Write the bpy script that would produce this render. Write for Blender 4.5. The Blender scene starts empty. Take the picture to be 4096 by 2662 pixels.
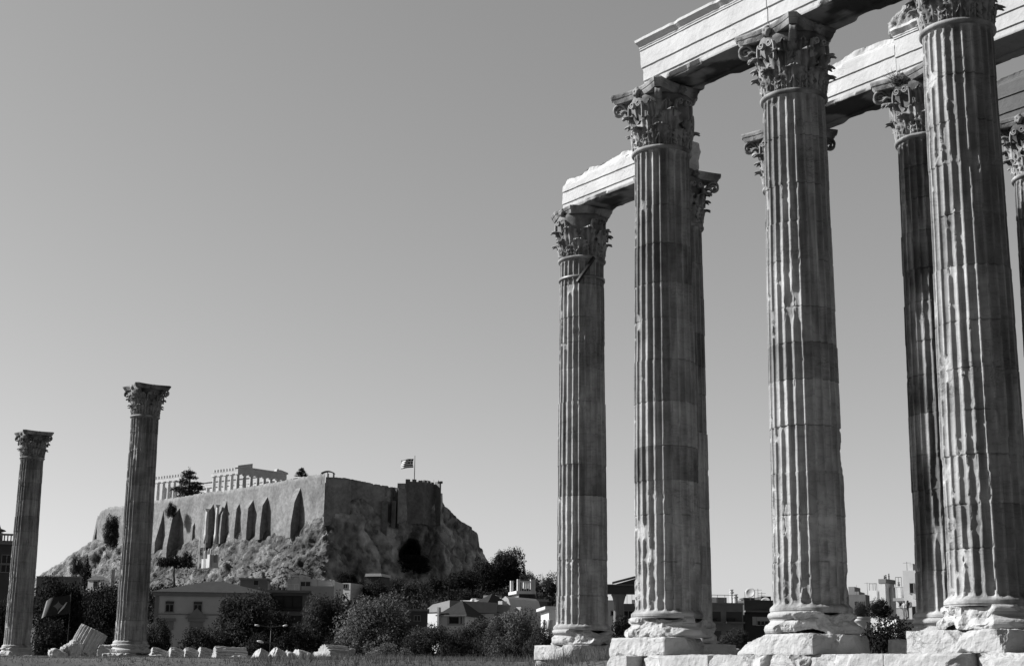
import bpy, math, random
import numpy as np
from mathutils import Matrix, Vector
R = math.radians
scene = bpy.context.scene
C = scene.collection

# ------------------------------------------------------------------ camera
CF, CP, CR = 5993.75, 0.22426, 0.00978          # focal length in photo pixels, pitch, roll
cs, sn = math.cos(CP), math.sin(CP)
rv = Vector((1, 0, 0)); uv = Vector((0, -sn, cs)); fv = Vector((0, cs, sn))
right = rv * math.cos(CR) + uv * math.sin(CR)
up = -rv * math.sin(CR) + uv * math.cos(CR)
cam = bpy.data.cameras.new('camera')
cam.sensor_width = 36; cam.lens = CF / 4096 * 36
cam.clip_start = 0.1; cam.clip_end = 9000
camo = bpy.data.objects.new('camera', cam); C.objects.link(camo)
camo.matrix_world = Matrix((
    (right.x, up.x, -fv.x, 0), (right.y, up.y, -fv.y, 0), (right.z, up.z, -fv.z, 0), (0, 0, 0, 1)))
scene.camera = camo

# ------------------------------------------------------------------ light
SUN_AZ, SUN_EL = R(-82), R(35)                  # from +Y (view direction), negative = left
sdir = Vector((math.sin(SUN_AZ) * math.cos(SUN_EL), math.cos(SUN_AZ) * math.cos(SUN_EL), math.sin(SUN_EL)))
sl = bpy.data.lights.new('sun', 'SUN'); sl.energy = 5.0; sl.angle = R(0.5); sl.color = (1, 1, 1)
so = bpy.data.objects.new('sun', sl); C.objects.link(so)
so.rotation_euler = sdir.to_track_quat('Z', 'Y').to_euler()
w = bpy.data.worlds.new('World'); scene.world = w; w.use_nodes = True
nt = w.node_tree; nt.nodes.clear()
sk = nt.nodes.new('ShaderNodeTexSky'); sk.sky_type = 'NISHITA'; sk.sun_disc = False
sk.sun_elevation = SUN_EL; sk.sun_rotation = SUN_AZ; sk.air_density = 1.0; sk.dust_density = 1.2; sk.ozone_density = 1.0
sep = nt.nodes.new('ShaderNodeSeparateColor')
bg = nt.nodes.new('ShaderNodeBackground'); bg.inputs[1].default_value = 0.143
wo = nt.nodes.new('ShaderNodeOutputWorld')
nt.links.new(sk.outputs[0], sep.inputs[0])
geo = nt.nodes.new('ShaderNodeTexCoord'); sx = nt.nodes.new('ShaderNodeSeparateXYZ'); nt.links.new(geo.outputs['Generated'], sx.inputs[0])
mr = nt.nodes.new('ShaderNodeMapRange'); mr.interpolation_type = 'SMOOTHSTEP'
mr.inputs['From Min'].default_value = 0.42; mr.inputs['From Max'].default_value = 0.75; mr.inputs['To Min'].default_value = 1.0; mr.inputs['To Max'].default_value = 0.35
nt.links.new(sx.outputs[2], mr.inputs[0])
mm = nt.nodes.new('ShaderNodeMath'); mm.operation = 'MULTIPLY'
pw = nt.nodes.new('ShaderNodeMath'); pw.operation = 'POWER'; pw.inputs[1].default_value = 0.80; nt.links.new(sep.outputs[0], pw.inputs[0])
mb = nt.nodes.new('ShaderNodeMapRange'); mb.interpolation_type = 'SMOOTHSTEP'      # sky dimmed behind the camera so that shaded faces stay dark
mb.inputs['From Min'].default_value = 0.35; mb.inputs['From Max'].default_value = -0.5; mb.inputs['To Min'].default_value = 1.0; mb.inputs['To Max'].default_value = 0.36
nt.links.new(sx.outputs[1], mb.inputs[0])
m2_ = nt.nodes.new('ShaderNodeMath'); m2_.operation = 'MULTIPLY'; nt.links.new(pw.outputs[0], m2_.inputs[0]); nt.links.new(mb.outputs[0], m2_.inputs[1])
nt.links.new(m2_.outputs[0], mm.inputs[0]); nt.links.new(mr.outputs[0], mm.inputs[1])
SKYOUT = mm.outputs[0]                           # black-and-white sky as through a red filter: zenith dimmed further to keep the fill low
nt.links.new(SKYOUT, bg.inputs[0]); nt.links.new(bg.outputs[0], wo.inputs[0])
vs = scene.view_settings
vs.view_transform = 'Standard'; vs.look = 'None'; vs.gamma = 1; vs.exposure = 0.6; vs.use_curve_mapping = False
scene.cycles.max_bounces = 5

# ------------------------------------------------------------------ helpers
def at(px, py, Y):
    """point on the ray of a photo pixel at forward distance Y"""
    a2 = px - 2048; b2 = 1331 - py
    a = a2 * math.cos(CR) - b2 * math.sin(CR); b = a2 * math.sin(CR) + b2 * math.cos(CR)
    y = CF * cs - b * sn; z = CF * sn + b * cs
    k = Y / y
    return np.array([a * k, Y, z * k])

def hsh(ix, iy, iz, seed):
    h = (ix * 374761393 + iy * 668265263 + iz * 2147483647 + seed * 974711) & 0xFFFFFFFF
    h = ((h ^ (h >> 13)) * 1274126177) & 0xFFFFFFFF
    h = ((h ^ (h >> 16)) * 2246822519) & 0xFFFFFFFF
    return ((h ^ (h >> 15)) & 0xFFFF) / 32767.5 - 1.0

def vn(p, seed=0):
    p = np.asarray(p, float)
    i = np.floor(p).astype(np.int64); f = p - i; f = f * f * (3 - 2 * f)
    o = 0
    for dx in (0, 1):
        wx = f[..., 0] if dx else 1 - f[..., 0]
        for dy in (0, 1):
            wy = f[..., 1] if dy else 1 - f[..., 1]
            for dz in (0, 1):
                wz = f[..., 2] if dz else 1 - f[..., 2]
                o = o + wx * wy * wz * hsh(i[..., 0] + dx, i[..., 1] + dy, i[..., 2] + dz, seed)
    return o

def fbm(p, seed=0, octs=4, gain=0.5):
    o = 0; a = 1.0; p = np.asarray(p, float)
    for k in range(octs):
        o = o + a * vn(p, seed + 17 * k); p = p * 2.03 + 5.3; a *= gain
    return o

def sst(e0, e1, x):
    t = np.clip((x - e0) / (e1 - e0), 0, 1)
    return t * t * (3 - 2 * t)

def grid_faces(nr, nc, wrap=False):
    r = np.arange(nr - 1)[:, None]; c = np.arange(nc if wrap else nc - 1)[None, :]
    c2 = (c + 1) % nc
    return np.stack([r * nc + c, r * nc + c2, (r + 1) * nc + c2, (r + 1) * nc + c], -1).reshape(-1, 4)

def mk(name, V, F, mat, parent=None, smooth=False, tone=None, loc=None, rotz=0, fm=None):
    me = bpy.data.meshes.new(name)
    V = np.asarray(V, float).reshape(-1, 3)
    F = F.tolist() if isinstance(F, np.ndarray) else F
    me.from_pydata(V.tolist(), [], F)
    for m in (mat if isinstance(mat, (list, tuple)) else [mat]): me.materials.append(m)
    if fm is not None: me.polygons.foreach_set('material_index', np.asarray(fm, np.int32))
    if smooth: me.polygons.foreach_set('use_smooth', np.ones(len(me.polygons), bool))
    if tone is not None:
        a = me.attributes.new('tone', 'FLOAT', 'POINT'); a.data.foreach_set('value', np.asarray(tone, np.float32).ravel())
    me.update()
    o = bpy.data.objects.new(name, me); C.objects.link(o)
    if parent is not None: o.parent = parent
    if loc is not None: o.location = tuple(float(q) for q in loc)
    if rotz: o.rotation_euler = (0, 0, rotz)
    return o

def tag(o, label=None, cat=None, group=None, kind=None):
    if label: o['label'] = label
    if cat: o['category'] = cat
    if group: o['group'] = group
    if kind: o['kind'] = kind
    return o

def thing(name, loc, label, cat, group=None, rotz=0):
    o = bpy.data.objects.new(name, None); C.objects.link(o); o.empty_display_size = .3
    o.location = tuple(float(q) for q in loc); o.rotation_euler = (0, 0, rotz)
    return tag(o, label, cat, group)

def copy_tree(o, parent=None):
    c = o.copy(); C.objects.link(c)
    if parent is not None: c.parent = parent
    for ch in list(o.children): copy_tree(ch, c)
    return c

class MB:
    """collects simple shapes into one mesh"""
    def __init__(s): s.v = []; s.f = []; s.m = []
    def add(s, V, F, m=0):
        n = len(s.v); s.v += [tuple(map(float, q)) for q in V]
        s.f += [tuple(i + n for i in f) for f in F]; s.m += [m] * len(F); return s
    def box(s, x0, x1, y0, y1, z0, z1, m=0):
        V = [(x0, y0, z0), (x1, y0, z0), (x1, y1, z0), (x0, y1, z0), (x0, y0, z1), (x1, y0, z1), (x1, y1, z1), (x0, y1, z1)]
        return s.add(V, [(0, 3, 2, 1), (4, 5, 6, 7), (0, 1, 5, 4), (1, 2, 6, 5), (2, 3, 7, 6), (3, 0, 4, 7)], m)
    def lathe(s, prof, n=12, cx=0, cy=0, cap=True, m=0):
        V = []; F = []
        for r, z in prof:
            for k in range(n):
                a = 2 * math.pi * k / n; V.append((cx + r * math.cos(a), cy + r * math.sin(a), z))
        for i in range(len(prof) - 1):
            for k in range(n):
                k2 = (k + 1) % n; F.append((i * n + k, i * n + k2, (i + 1) * n + k2, (i + 1) * n + k))
        if cap:
            F.append(tuple(range(n))[::-1]); F.append(tuple((len(prof) - 1) * n + k for k in range(n)))
        return s.add(V, F, m)
    def tube(s, p, q, r0, r1=None, n=8, m=0):
        r1 = r0 if r1 is None else r1
        p = np.array(p, float); q = np.array(q, float); d = q - p; d /= np.linalg.norm(d)
        a = np.cross(d, (0, 0, 1) if abs(d[2]) < .9 else (1, 0, 0)); a /= np.linalg.norm(a); b = np.cross(d, a)
        V = []
        for c, r in ((p, r0), (q, r1)):
            for k in range(n):
                t = 2 * math.pi * k / n; V.append(c + r * (a * math.cos(t) + b * math.sin(t)))
        F = [(k, (k + 1) % n, n + (k + 1) % n, n + k) for k in range(n)] + [tuple(range(n))[::-1], tuple(range(n, 2 * n))]
        return s.add(V, F, m)
    def prism(s, poly, h0, h1, axis='y', m=0):
        """poly in (x,z) extruded along y from h0 to h1 (axis y) or poly in (y,z) along x"""
        n = len(poly)
        if axis == 'y': V = [(a, h0, b) for a, b in poly] + [(a, h1, b) for a, b in poly]
        else: V = [(h0, a, b) for a, b in poly] + [(h1, a, b) for a, b in poly]
        F = [(k, (k + 1) % n, n + (k + 1) % n, n + k) for k in range(n)] + [tuple(range(n))[::-1], tuple(range(n, 2 * n))]
        return s.add(V, F, m)
    def build(s, name, mat, parent=None, smooth=False, loc=None, rotz=0):
        return mk(name, s.v, s.f, mat, parent, smooth, None, loc, rotz, s.m if isinstance(mat, (list, tuple)) else None)

# ------------------------------------------------------------------ materials
def mat_new(name):
    m = bpy.data.materials.new(name); m.use_nodes = True
    t = m.node_tree; b = t.nodes['Principled BSDF']
    b.inputs['Specular IOR Level'].default_value = 0.25
    return m, t, b

def gray(v): return (v, v, v, 1)

def stone(name, lo, hi, scale=2.0, bump=0.25, bscale=14, rough=.85, use_tone=True, stain=0.0, vein=0.0, bdist=.03, sscale=(3.2, 3.2, .35), crack=0.0):
    m, t, b = mat_new(name); N = t.nodes.new; L = t.links.new
    tc = N('ShaderNodeTexCoord'); oi = N('ShaderNodeObjectInfo')
    wv = N('ShaderNodeMath'); wv.operation = 'MULTIPLY'; wv.inputs[1].default_value = 57.0; L(oi.outputs['Random'], wv.inputs[0])
    n1 = N('ShaderNodeTexNoise'); n1.noise_dimensions = '4D'; n1.inputs['Scale'].default_value = scale
    n1.inputs['Detail'].default_value = 7; n1.inputs['Roughness'].default_value = .62
    L(tc.outputs['Object'], n1.inputs['Vector']); L(wv.outputs[0], n1.inputs['W'])
    cr = N('ShaderNodeValToRGB'); cr.color_ramp.elements[0].position = .3; cr.color_ramp.elements[1].position = .7
    cr.color_ramp.elements[0].color = gray(lo); cr.color_ramp.elements[1].color = gray(hi)
    L(n1.outputs['Fac'], cr.inputs['Fac']); col = cr.outputs['Color']
    def mul(col, fac_socket):
        mx = N('ShaderNodeMix'); mx.data_type = 'RGBA'; mx.blend_type = 'MULTIPLY'; mx.inputs[0].default_value = 1
        L(col, mx.inputs[6]); L(fac_socket, mx.inputs[7]); return mx.outputs[2]
    if stain > 0:      # dark weathering streaks that run down the stone
        mp = N('ShaderNodeMapping'); mp.inputs['Scale'].default_value = sscale; L(tc.outputs['Object'], mp.inputs[0])
        n2 = N('ShaderNodeTexNoise'); n2.noise_dimensions = '4D'; n2.inputs['Scale'].default_value = 1.0; n2.inputs['Detail'].default_value = 6
        L(mp.outputs[0], n2.inputs['Vector']); L(wv.outputs[0], n2.inputs['W'])
        c2 = N('ShaderNodeValToRGB'); c2.color_ramp.elements[0].position = .36; c2.color_ramp.elements[1].position = .56
        c2.color_ramp.elements[0].color = gray(1 - stain); c2.color_ramp.elements[1].color = gray(1)
        L(n2.outputs['Fac'], c2.inputs['Fac']); col = mul(col, c2.outputs['Color'])
    if vein > 0:       # thin diagonal veins of the marble
        mp = N('ShaderNodeMapping'); mp.inputs['Rotation'].default_value = (.5, .7, .2); mp.inputs['Scale'].default_value = (.7, .7, 2.6)
        L(tc.outputs['Object'], mp.inputs[0])
        n3 = N('ShaderNodeTexNoise'); n3.noise_dimensions = '4D'; n3.inputs['Scale'].default_value = 1.4; n3.inputs['Detail'].default_value = 8
        n3.inputs['Distortion'].default_value = .8
        L(mp.outputs[0], n3.inputs['Vector']); L(wv.outputs[0], n3.inputs['W'])
        c3 = N('ShaderNodeValToRGB'); e = c3.color_ramp.elements
        e[0].position = .47; e[0].color = gray(1); e[1].position = .53; e[1].color = gray(1)
        x = e.new(.5); x.color = gray(1 - vein)
        L(n3.outputs['Fac'], c3.inputs['Fac']); col = mul(col, c3.outputs['Color'])
    if use_tone:
        an = N('ShaderNodeAttribute'); an.attribute_name = 'tone'; col = mul(col, an.outputs['Fac'])
    L(col, b.inputs['Base Color']); b.inputs['Roughness'].default_value = rough
    nb = N('ShaderNodeTexNoise'); nb.inputs['Scale'].default_value = bscale; nb.inputs['Detail'].default_value = 6; nb.inputs['Roughness'].default_value = .65
    L(tc.outputs['Object'], nb.inputs['Vector'])
    if crack > 0:
        nv = N('ShaderNodeTexNoise'); nv.noise_dimensions = '4D'; nv.inputs['Scale'].default_value = .9; nv.inputs['Detail'].default_value = 9; nv.inputs['Distortion'].default_value = 1.2; nv.inputs['Roughness'].default_value = .6
        mpc = N('ShaderNodeMapping'); mpc.inputs['Rotation'].default_value = (.3, .25, .8); mpc.inputs['Scale'].default_value = (.8, .8, 1.9); L(tc.outputs['Object'], mpc.inputs[0])
        L(mpc.outputs[0], nv.inputs['Vector']); L(wv.outputs[0], nv.inputs['W'])
        cc = N('ShaderNodeValToRGB'); e = cc.color_ramp.elements; e[0].position = .488; e[0].color = gray(1); e[1].position = .512; e[1].color = gray(1); x = e.new(.5); x.color = gray(0)
        L(nv.outputs['Fac'], cc.inputs['Fac'])
        nm = N('ShaderNodeTexNoise'); nm.noise_dimensions = '4D'; nm.inputs['Scale'].default_value = .7; L(tc.outputs['Object'], nm.inputs['Vector']); L(wv.outputs[0], nm.inputs['W'])
        cm = N('ShaderNodeMapRange'); cm.inputs['From Min'].default_value = .53; cm.inputs['From Max'].default_value = .62; L(nm.outputs['Fac'], cm.inputs[0])
        mxc = N('ShaderNodeMix'); mxc.data_type = 'RGBA'; mxc.inputs[6].default_value = gray(1); L(cm.outputs[0], mxc.inputs[0]); L(cc.outputs['Color'], mxc.inputs[7])
        mc2 = N('ShaderNodeMix'); mc2.data_type = 'RGBA'; mc2.inputs[0].default_value = crack; mc2.inputs[6].default_value = gray(1); L(mxc.outputs[2], mc2.inputs[7])
        L(mul(col, mc2.outputs[2]), b.inputs['Base Color'])
        ad = N('ShaderNodeMath'); ad.operation = 'ADD'; L(nb.outputs['Fac'], ad.inputs[0]); L(mxc.outputs[2], ad.inputs[1]); HGT = ad.outputs[0]
    else: HGT = nb.outputs['Fac']
    bp = N('ShaderNodeBump'); bp.inputs['Strength'].default_value = bump; bp.inputs['Distance'].default_value = bdist
    L(HGT, bp.inputs['Height']); L(bp.outputs[0], b.inputs['Normal'])
    return m

def plain(name, v, rough=.7, var=.25, scale=3.0, metal=0.0):
    m, t, b = mat_new(name); N = t.nodes.new; L = t.links.new
    tc = N('ShaderNodeTexCoord')
    n1 = N('ShaderNodeTexNoise'); n1.inputs['Scale'].default_value = scale; n1.inputs['Detail'].default_value = 5
    L(tc.outputs['Object'], n1.inputs['Vector'])
    cr = N('ShaderNodeValToRGB'); cr.color_ramp.elements[0].position = .3; cr.color_ramp.elements[1].position = .7
    cr.color_ramp.elements[0].color = gray(v * (1 - var)); cr.color_ramp.elements[1].color = gray(v * (1 + var * .6))
    L(n1.outputs['Fac'], cr.inputs['Fac']); L(cr.outputs['Color'], b.inputs['Base Color'])
    b.inputs['Roughness'].default_value = rough; b.inputs['Metallic'].default_value = metal
    return m

def leafmat(name, v, trans=.25):
    m, t, b = mat_new(name); N = t.nodes.new; L = t.links.new
    an = N('ShaderNodeAttribute'); an.attribute_name = 'tone'
    mx = N('ShaderNodeMix'); mx.data_type = 'RGBA'; mx.blend_type = 'MULTIPLY'; mx.inputs[0].default_value = 1
    mx.inputs[6].default_value = gray(v); L(an.outputs['Fac'], mx.inputs[7])
    L(mx.outputs[2], b.inputs['Base Color']); b.inputs['Roughness'].default_value = .8; b.inputs['Specular IOR Level'].default_value = .06
    tr = N('ShaderNodeBsdfTranslucent'); L(mx.outputs[2], tr.inputs['Color'])
    ms = N('ShaderNodeMixShader'); ms.inputs[0].default_value = trans
    L(b.outputs[0], ms.inputs[1]); L(tr.outputs[0], ms.inputs[2])
    L(ms.outputs[0], t.nodes['Material Output'].inputs['Surface'])
    return m

M = dict(
    shaft=stone('shaft_marble', .29, .45, 1.6, .4, 11, stain=.42, vein=.18, crack=.4),
    carved=stone('carved_marble', .18, .38, 2.2, .4, 12, stain=.68, use_tone=True, sscale=(1.5, 1.5, .6)),
    beam=stone('beam_marble', .45, .54, 1.0, .3, 10, vein=.10, crack=.3),
    block=stone('block_marble', .34, .47, 1.6, .55, 7, vein=.10, bdist=.06, crack=.28),
    drum=stone('fallen_marble', .28, .44, 1.6, .4, 9, use_tone=False),
    rock=stone('acropolis_rock', .10, .36, .22, 1.0, .6, use_tone=True, bdist=2.0, stain=.35, sscale=(.16, .16, .05)),
    wall=stone('fortress_stone', .13, .27, .8, .4, 1.6, use_tone=True, stain=.25, bdist=.3, sscale=(.22, .22, .10)),
    parth=stone('parthenon_marble', .40, .54, .4, .2, 2, use_tone=False),
    ground=stone('ground_earth', .05, .11, .25, .4, 3, use_tone=False),
    plaster=plain('white_plaster', .54, .8, .1, .6), cream=plain('cream_plaster', .28, .8, .12, .5),
    graywall=plain('gray_plaster', .17, .8, .15, .5), ochre=plain('ochre_plaster', .13, .8, .15, .5),
    darkwall=plain('dark_wall', .07, .8, .2, .5), trim=plain('trim_plaster', .24, .8, .1, 1.0),
    rooftile=stone('roof_tile', .018, .032, 1.5, .4, 3, use_tone=False), concrete=plain('concrete', .20, .85, .2, .7),
    glass=plain('dark_glass', .015, .15, .2, .5), frame=plain('window_frame', .22, .6, .1), shutter=plain('shutter', .07, .7, .2),
    metal=plain('gray_metal', .2, .45, .1, 3, .3), darkmetal=plain('dark_metal', .02, .5, .2, 3), whitemetal=plain('white_metal', .5, .4, .05, 3),
    bark=plain('bark', .03, .9, .3, 4), flagw=plain('flag_white', .78, .8, .03), flagb=plain('flag_blue', .05, .8, .05), flagd=plain('flag_dark', .035, .8, .2),
    flagp=plain('flag_pale', .2, .8, .1), skin=plain('skin', .3, .6, .05), cloth=plain('dark_cloth', .05, .9, .2), clothl=plain('pale_cloth', .4, .9, .1),
    leaf=leafmat('leaf_dark', .055), leafm=leafmat('leaf_scrub', .065), leafl=leafmat('leaf_light', .12), leafd=leafmat('leaf_conifer', .027, .12), grass=leafmat('dry_grass', .13, .3), house=plain('house_plaster', .56, .8, .12, .5),
)

# ------------------------------------------------------------------ temple geometry
AZ = 0.6166
U = np.array([-math.sin(AZ), math.cos(AZ)])     # along the colonnade, away from the camera
Vd = np.array([U[1], -U[0]])                    # across the colonnade, to the right
SP = 5.5; SV = 5.53
ROT = math.atan2(Vd[1], Vd[0])                  # local x = across, local y = along U
c3 = np.array([7.68, 38.70])
POS = dict(C3=c3, C2=c3 + SP * U, CR=c3 - SP * U, B2=c3 + SP * U + SV * Vd, B1=c3 + 2 * SP * U + SV * Vd,
           C1=c3 + 3 * SP * U + SV * Vd, B3=c3 + SV * Vd, B4=c3 - SP * U + SV * Vd, T1=c3 + 2 * SV * Vd,
           T2=c3 - SP * U + 2 * SV * Vd, L2=np.array([-22.82, 92.28]), L1=np.array([-35.77, 111.33]))
ZS, ZPL, ZF, ZN, ZT = 0.58, 1.06, 1.756, 15.42, 17.37
RB, RT = 0.946, 0.835

def rbox(sx, sy, sz, step, seed, rnd=.05, rough=.022, cuts=(), cutn=.05, brk=1.0):
    """a worn block: box centred in x,y from z=0 to sz; corners rounded unevenly, pieces broken off along planes"""
    h = np.array([sx, sy, sz]) / 2
    pts = []; quads = []; base = 0
    for ax in range(3):
        a, b = [i for i in range(3) if i != ax]
        na = max(2, int(2 * h[a] / step)); nb = max(2, int(2 * h[b] / step))
        ga, gb = np.meshgrid(np.linspace(-h[a], h[a], na + 1), np.linspace(-h[b], h[b], nb + 1), indexing='ij')
        for sg in (-1, 1):
            P = np.zeros((ga.size, 3)); P[:, a] = ga.ravel(); P[:, b] = gb.ravel(); P[:, ax] = sg * h[ax]
            F = grid_faces(na + 1, nb + 1)
            flip = (sg > 0) != (ax == 1)
            if not flip: F = F[:, ::-1]
            pts.append(P); quads.append(F + base); base += len(P)
    P = np.concatenate(pts); F = np.concatenate(quads)
    _, idx, inv = np.unique(np.round(P, 4), axis=0, return_index=True, return_inverse=True)
    inv = inv.ravel()
    P = P[idx]; F = inv[F]
    off = seed * 3.7
    r = rnd * np.clip(.55 + .9 * fbm(P * 1.3 + off, seed, 3), .12, 2.2)
    r = np.minimum(r, h.min() * .9)[:, None]
    q = np.clip(P, -(h - r), h - r); d = P - q; l = np.linalg.norm(d, axis=1, keepdims=True)
    P2 = q + d / np.maximum(l, 1e-6) * np.minimum(r, np.maximum(l, 1e-6))
    rg_ = random.Random(seed * 31 + 7); cuts = list(cuts)
    for _ in range(int((5 + 2.2 * (sx + sy)) * brk)):        # small random breaks along edges and corners
        ax_ = rg_.randrange(3); c_ = np.array([rg_.choice((-1, 1)), rg_.choice((-1, 1)), rg_.choice((-1, 1))]) * h
        c_[2] = h[2] if rg_.random() < .8 else c_[2]; c_[ax_] = rg_.uniform(-1, 1) * h[ax_]; n_ = np.sign(c_) * np.array([rg_.uniform(.35, 1) for _ in range(3)]); n_[ax_] = rg_.uniform(-.9, .9)
        n_ = n_ / np.linalg.norm(n_); c_ = c_ - n_ * rg_.uniform(.02, .11) * min(1, h.min() * 2.4) * (.5 + .5 * brk)
        q_ = np.abs((P2 - c_) @ np.array([1.0 if k == ax_ else 0.0 for k in range(3)]))
        e_ = (P2 - c_) @ n_ - .03 * fbm(P2 * 5 + off, seed + 11, 3) - np.maximum(0, q_ - rg_.uniform(.15, .5)) * rg_.uniform(.35, .9)
        P2 = P2 - np.maximum(e_, 0)[:, None] * n_
    for c, n in cuts:
        n = np.array(n, float); n /= np.linalg.norm(n)
        e = (P2 - (np.array(c, float) - [0, 0, h[2]])) @ n - cutn * fbm(P2 * 3 + off, seed + 5, 3)
        P2 = P2 - np.maximum(e, 0)[:, None] * n
    nn = P / h; nn = nn / np.linalg.norm(nn, axis=1, keepdims=True)
    P2 = P2 + nn * (rough * (fbm(P * 2.2 + off, seed + 9, 3) + .75 * fbm(P * 9 + off, seed + 19, 3)))[:, None]
    P2[:, 2] += h[2]
    tone = .96 + .10 * fbm(P * .9 + off, seed + 3, 3)
    return P2, F, np.clip(tone, .6, 1.1)

def make_shaft(seed, step, damage, tones, zoff, lo=0.0, crust=.5):
    rg = random.Random(seed)
    nf = 24
    tt = np.array([0, .095, .112, .13, .18, .28, .41, .59, .72, .82, .87, .888, .905])
    ns = len(tt)
    th = ((np.arange(nf)[:, None] + tt[None, :]) / nf * 2 * math.pi).ravel()
    tf = np.tile(tt, nf); fi = np.repeat(np.arange(nf), ns)
    zb = ZF - .17; zt = ZN
    js = []; z = ZF + rg.uniform(1.0, 1.4)
    while z < zt - .8: js.append(z); z += rg.uniform(.95, 1.35)
    zz = [zb, ZF - .125, ZF - .115, ZF - .112, ZF - .09, ZF - .07] + list(np.linspace(ZF - .05, ZF + .22, 9)) + list(np.arange(ZF + .27, zt - .36, step)) + list(np.linspace(zt - .34, zt - .06, 9)) + [zt]
    for j in js: zz += [j - .035, j - .012, j, j + .012, j + .035]
    zz = np.array(sorted(set(np.round(zz, 4))))
    Z, T = np.meshgrid(zz, th, indexing='ij'); TF = np.broadcast_to(tf, Z.shape); FI = np.broadcast_to(fi, Z.shape)
    t = np.clip((Z - ZF) / (ZN - ZF), 0, 1)
    r = RB + (RT - RB) * t ** 1.12
    r = r + .10 * sst(ZF + .10, ZF - .05, Z) ** 1.6 - .02 * (Z < ZF - .115) + .035 * sst(zt - .1, zt, Z)
    hw = .39
    s = (TF - .5) / hw
    pitch = 2 * math.pi * r / nf; hl = hw * pitch
    e1 = np.clip((hl - (Z - ZF)) / hl, 0, 3); e2 = np.clip((hl - (zt - .11 - Z)) / hl, 0, 3)
    e = np.maximum(e1, e2)
    dep = .074 * np.sqrt(np.clip(1 - s * s - e * e, 0, 1))
    # drums: index, slight misfit and groove at each joint
    di = np.searchsorted(js, Z)
    dr = np.array([rg.uniform(-.012, .012) for _ in range(len(js) + 1)])
    joint = 0
    for j in js: joint = np.maximum(joint, (1 - np.abs(Z - j) / .020) * (.55 + .45 * np.sign(vn(np.stack([np.cos(T) * 2.5, np.sin(T) * 2.5, Z * 0 + j], -1), seed + 51))))
    joint = np.clip(joint, 0, 1)
    # wear: chipped arrises, worst near the foot and at joints
    P0 = np.stack([np.cos(T) * 1.0, np.sin(T) * 1.0, Z], -1)
    arr = np.clip(1 - np.abs(((TF + .5) % 1) - .5) / .24, 0, 1) ** .7
    low = sst(6.5, 2.6, Z) * damage * (.35 + .65 * sst(-.5, .4, vn(np.stack([np.cos(T) * 1.3, np.sin(T) * 1.3, Z * .3 + seed], -1), seed + 41)))
    n1 = fbm(np.stack([FI * 7.31, Z * 1.5, np.full_like(Z, seed * 1.7)], -1), seed, 2)
    n2 = fbm(np.stack([FI * 3.17 + TF * 1.5, Z * 6.5, np.full_like(Z, seed * 2.3)], -1), seed + 1, 3)
    nj = 0
    for j in js: nj = np.maximum(nj, np.exp(-((Z - j) / .22) ** 2))
    chip = np.clip(n1 * .9 + .75 * n2 - .62 + .40 * low + .22 * nj * (n1 + .4), 0, 1.1)
    chip = sst(.0, .22, chip)
    body = sst(ZF + .02, ZF + .14, Z) * (Z < zt - .2)
    fine = fbm(P0 * np.array([5, 5, 3.5]), seed + 3, 4)
    r_s = r; r = r - dep
    cutd = chip * np.clip(.022 + .020 * low + .045 * fine + .035 * n2, .003, .08)
    r = np.where(body * chip > .02, np.minimum(r, r_s - cutd), r) - .018 * joint + dr[di] * body
    # gouges
    for k in range(int(5 + 5 * damage)):
        a0 = rg.uniform(0, 2 * math.pi); z0 = rg.choice(js) + rg.uniform(-.25, .25) if rg.random() < .7 else rg.uniform(2, 6)
        ra = rg.uniform(.10, .26); rz = ra * rg.uniform(.8, 2.4)
        da = (T - a0 + math.pi) % (2 * math.pi) - math.pi
        g = np.clip(1 - (da * RB / ra) ** 2 - ((Z - z0) / rz) ** 2 + .8 * fine, 0, 1)
        flat = RB + (RT - RB) * t - .03 - .055 * g + .02 * fine
        r = np.where(g > .02, np.minimum(r, np.maximum(flat, r - .11 * g)), r)
    r = r + .004 * fine + body * low * .010 * fine
    # per-drum offset
    ox = np.array([rg.uniform(-.006, .006) for _ in range(len(js) + 1)]); oy = np.array([rg.uniform(-.006, .006) for _ in range(len(js) + 1)])
    X = r * np.cos(T) + ox[di] * body; Y = r * np.sin(T) + oy[di] * body
    # stone colour: each drum its own, plus black crust patches in vertical runs
    dt = np.array([rg.uniform(.90, 1.08) if rg.random() < .8 else rg.uniform(.74, .88) for _ in range(len(js) + 1)])
    for zc, wdt, val in tones:
        i = int(np.searchsorted(js, zc)); dt[i] = val
    dm = dt[di]; dn_ = fbm(np.stack([np.cos(T) * 1.6, np.sin(T) * 1.6, Z * 1.1 + .5 * np.cos(T) + seed], -1), seed + 31, 4)
    dm = np.where(dm < .8, 1 - (1 - dm) * np.clip(.80 + .75 * dn_, .1, 1.25), dm)
    tone = dm * (1 - .5 * joint)
    cz = np.stack([np.cos(T) * 2.2, np.sin(T) * 2.2, Z * .22], -1)
    cn = fbm(cz + seed * 1.3, seed + 21, 4) + .7 * sst(6, 15, Z) - .12
    tone = tone * (1 - crust * .60 * sst(.12, .5, cn) * (.75 + .25 * (1 - arr)))
    tone = tone * (1 + .10 * fine) + .16 * low * (chip > .1)
    vv = np.stack([X, Y, Z - zoff], -1).reshape(-1, 3)
    F = grid_faces(len(zz), nf * ns, True)
    return vv, F, np.clip(tone, .22, 1.25).ravel()

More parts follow.
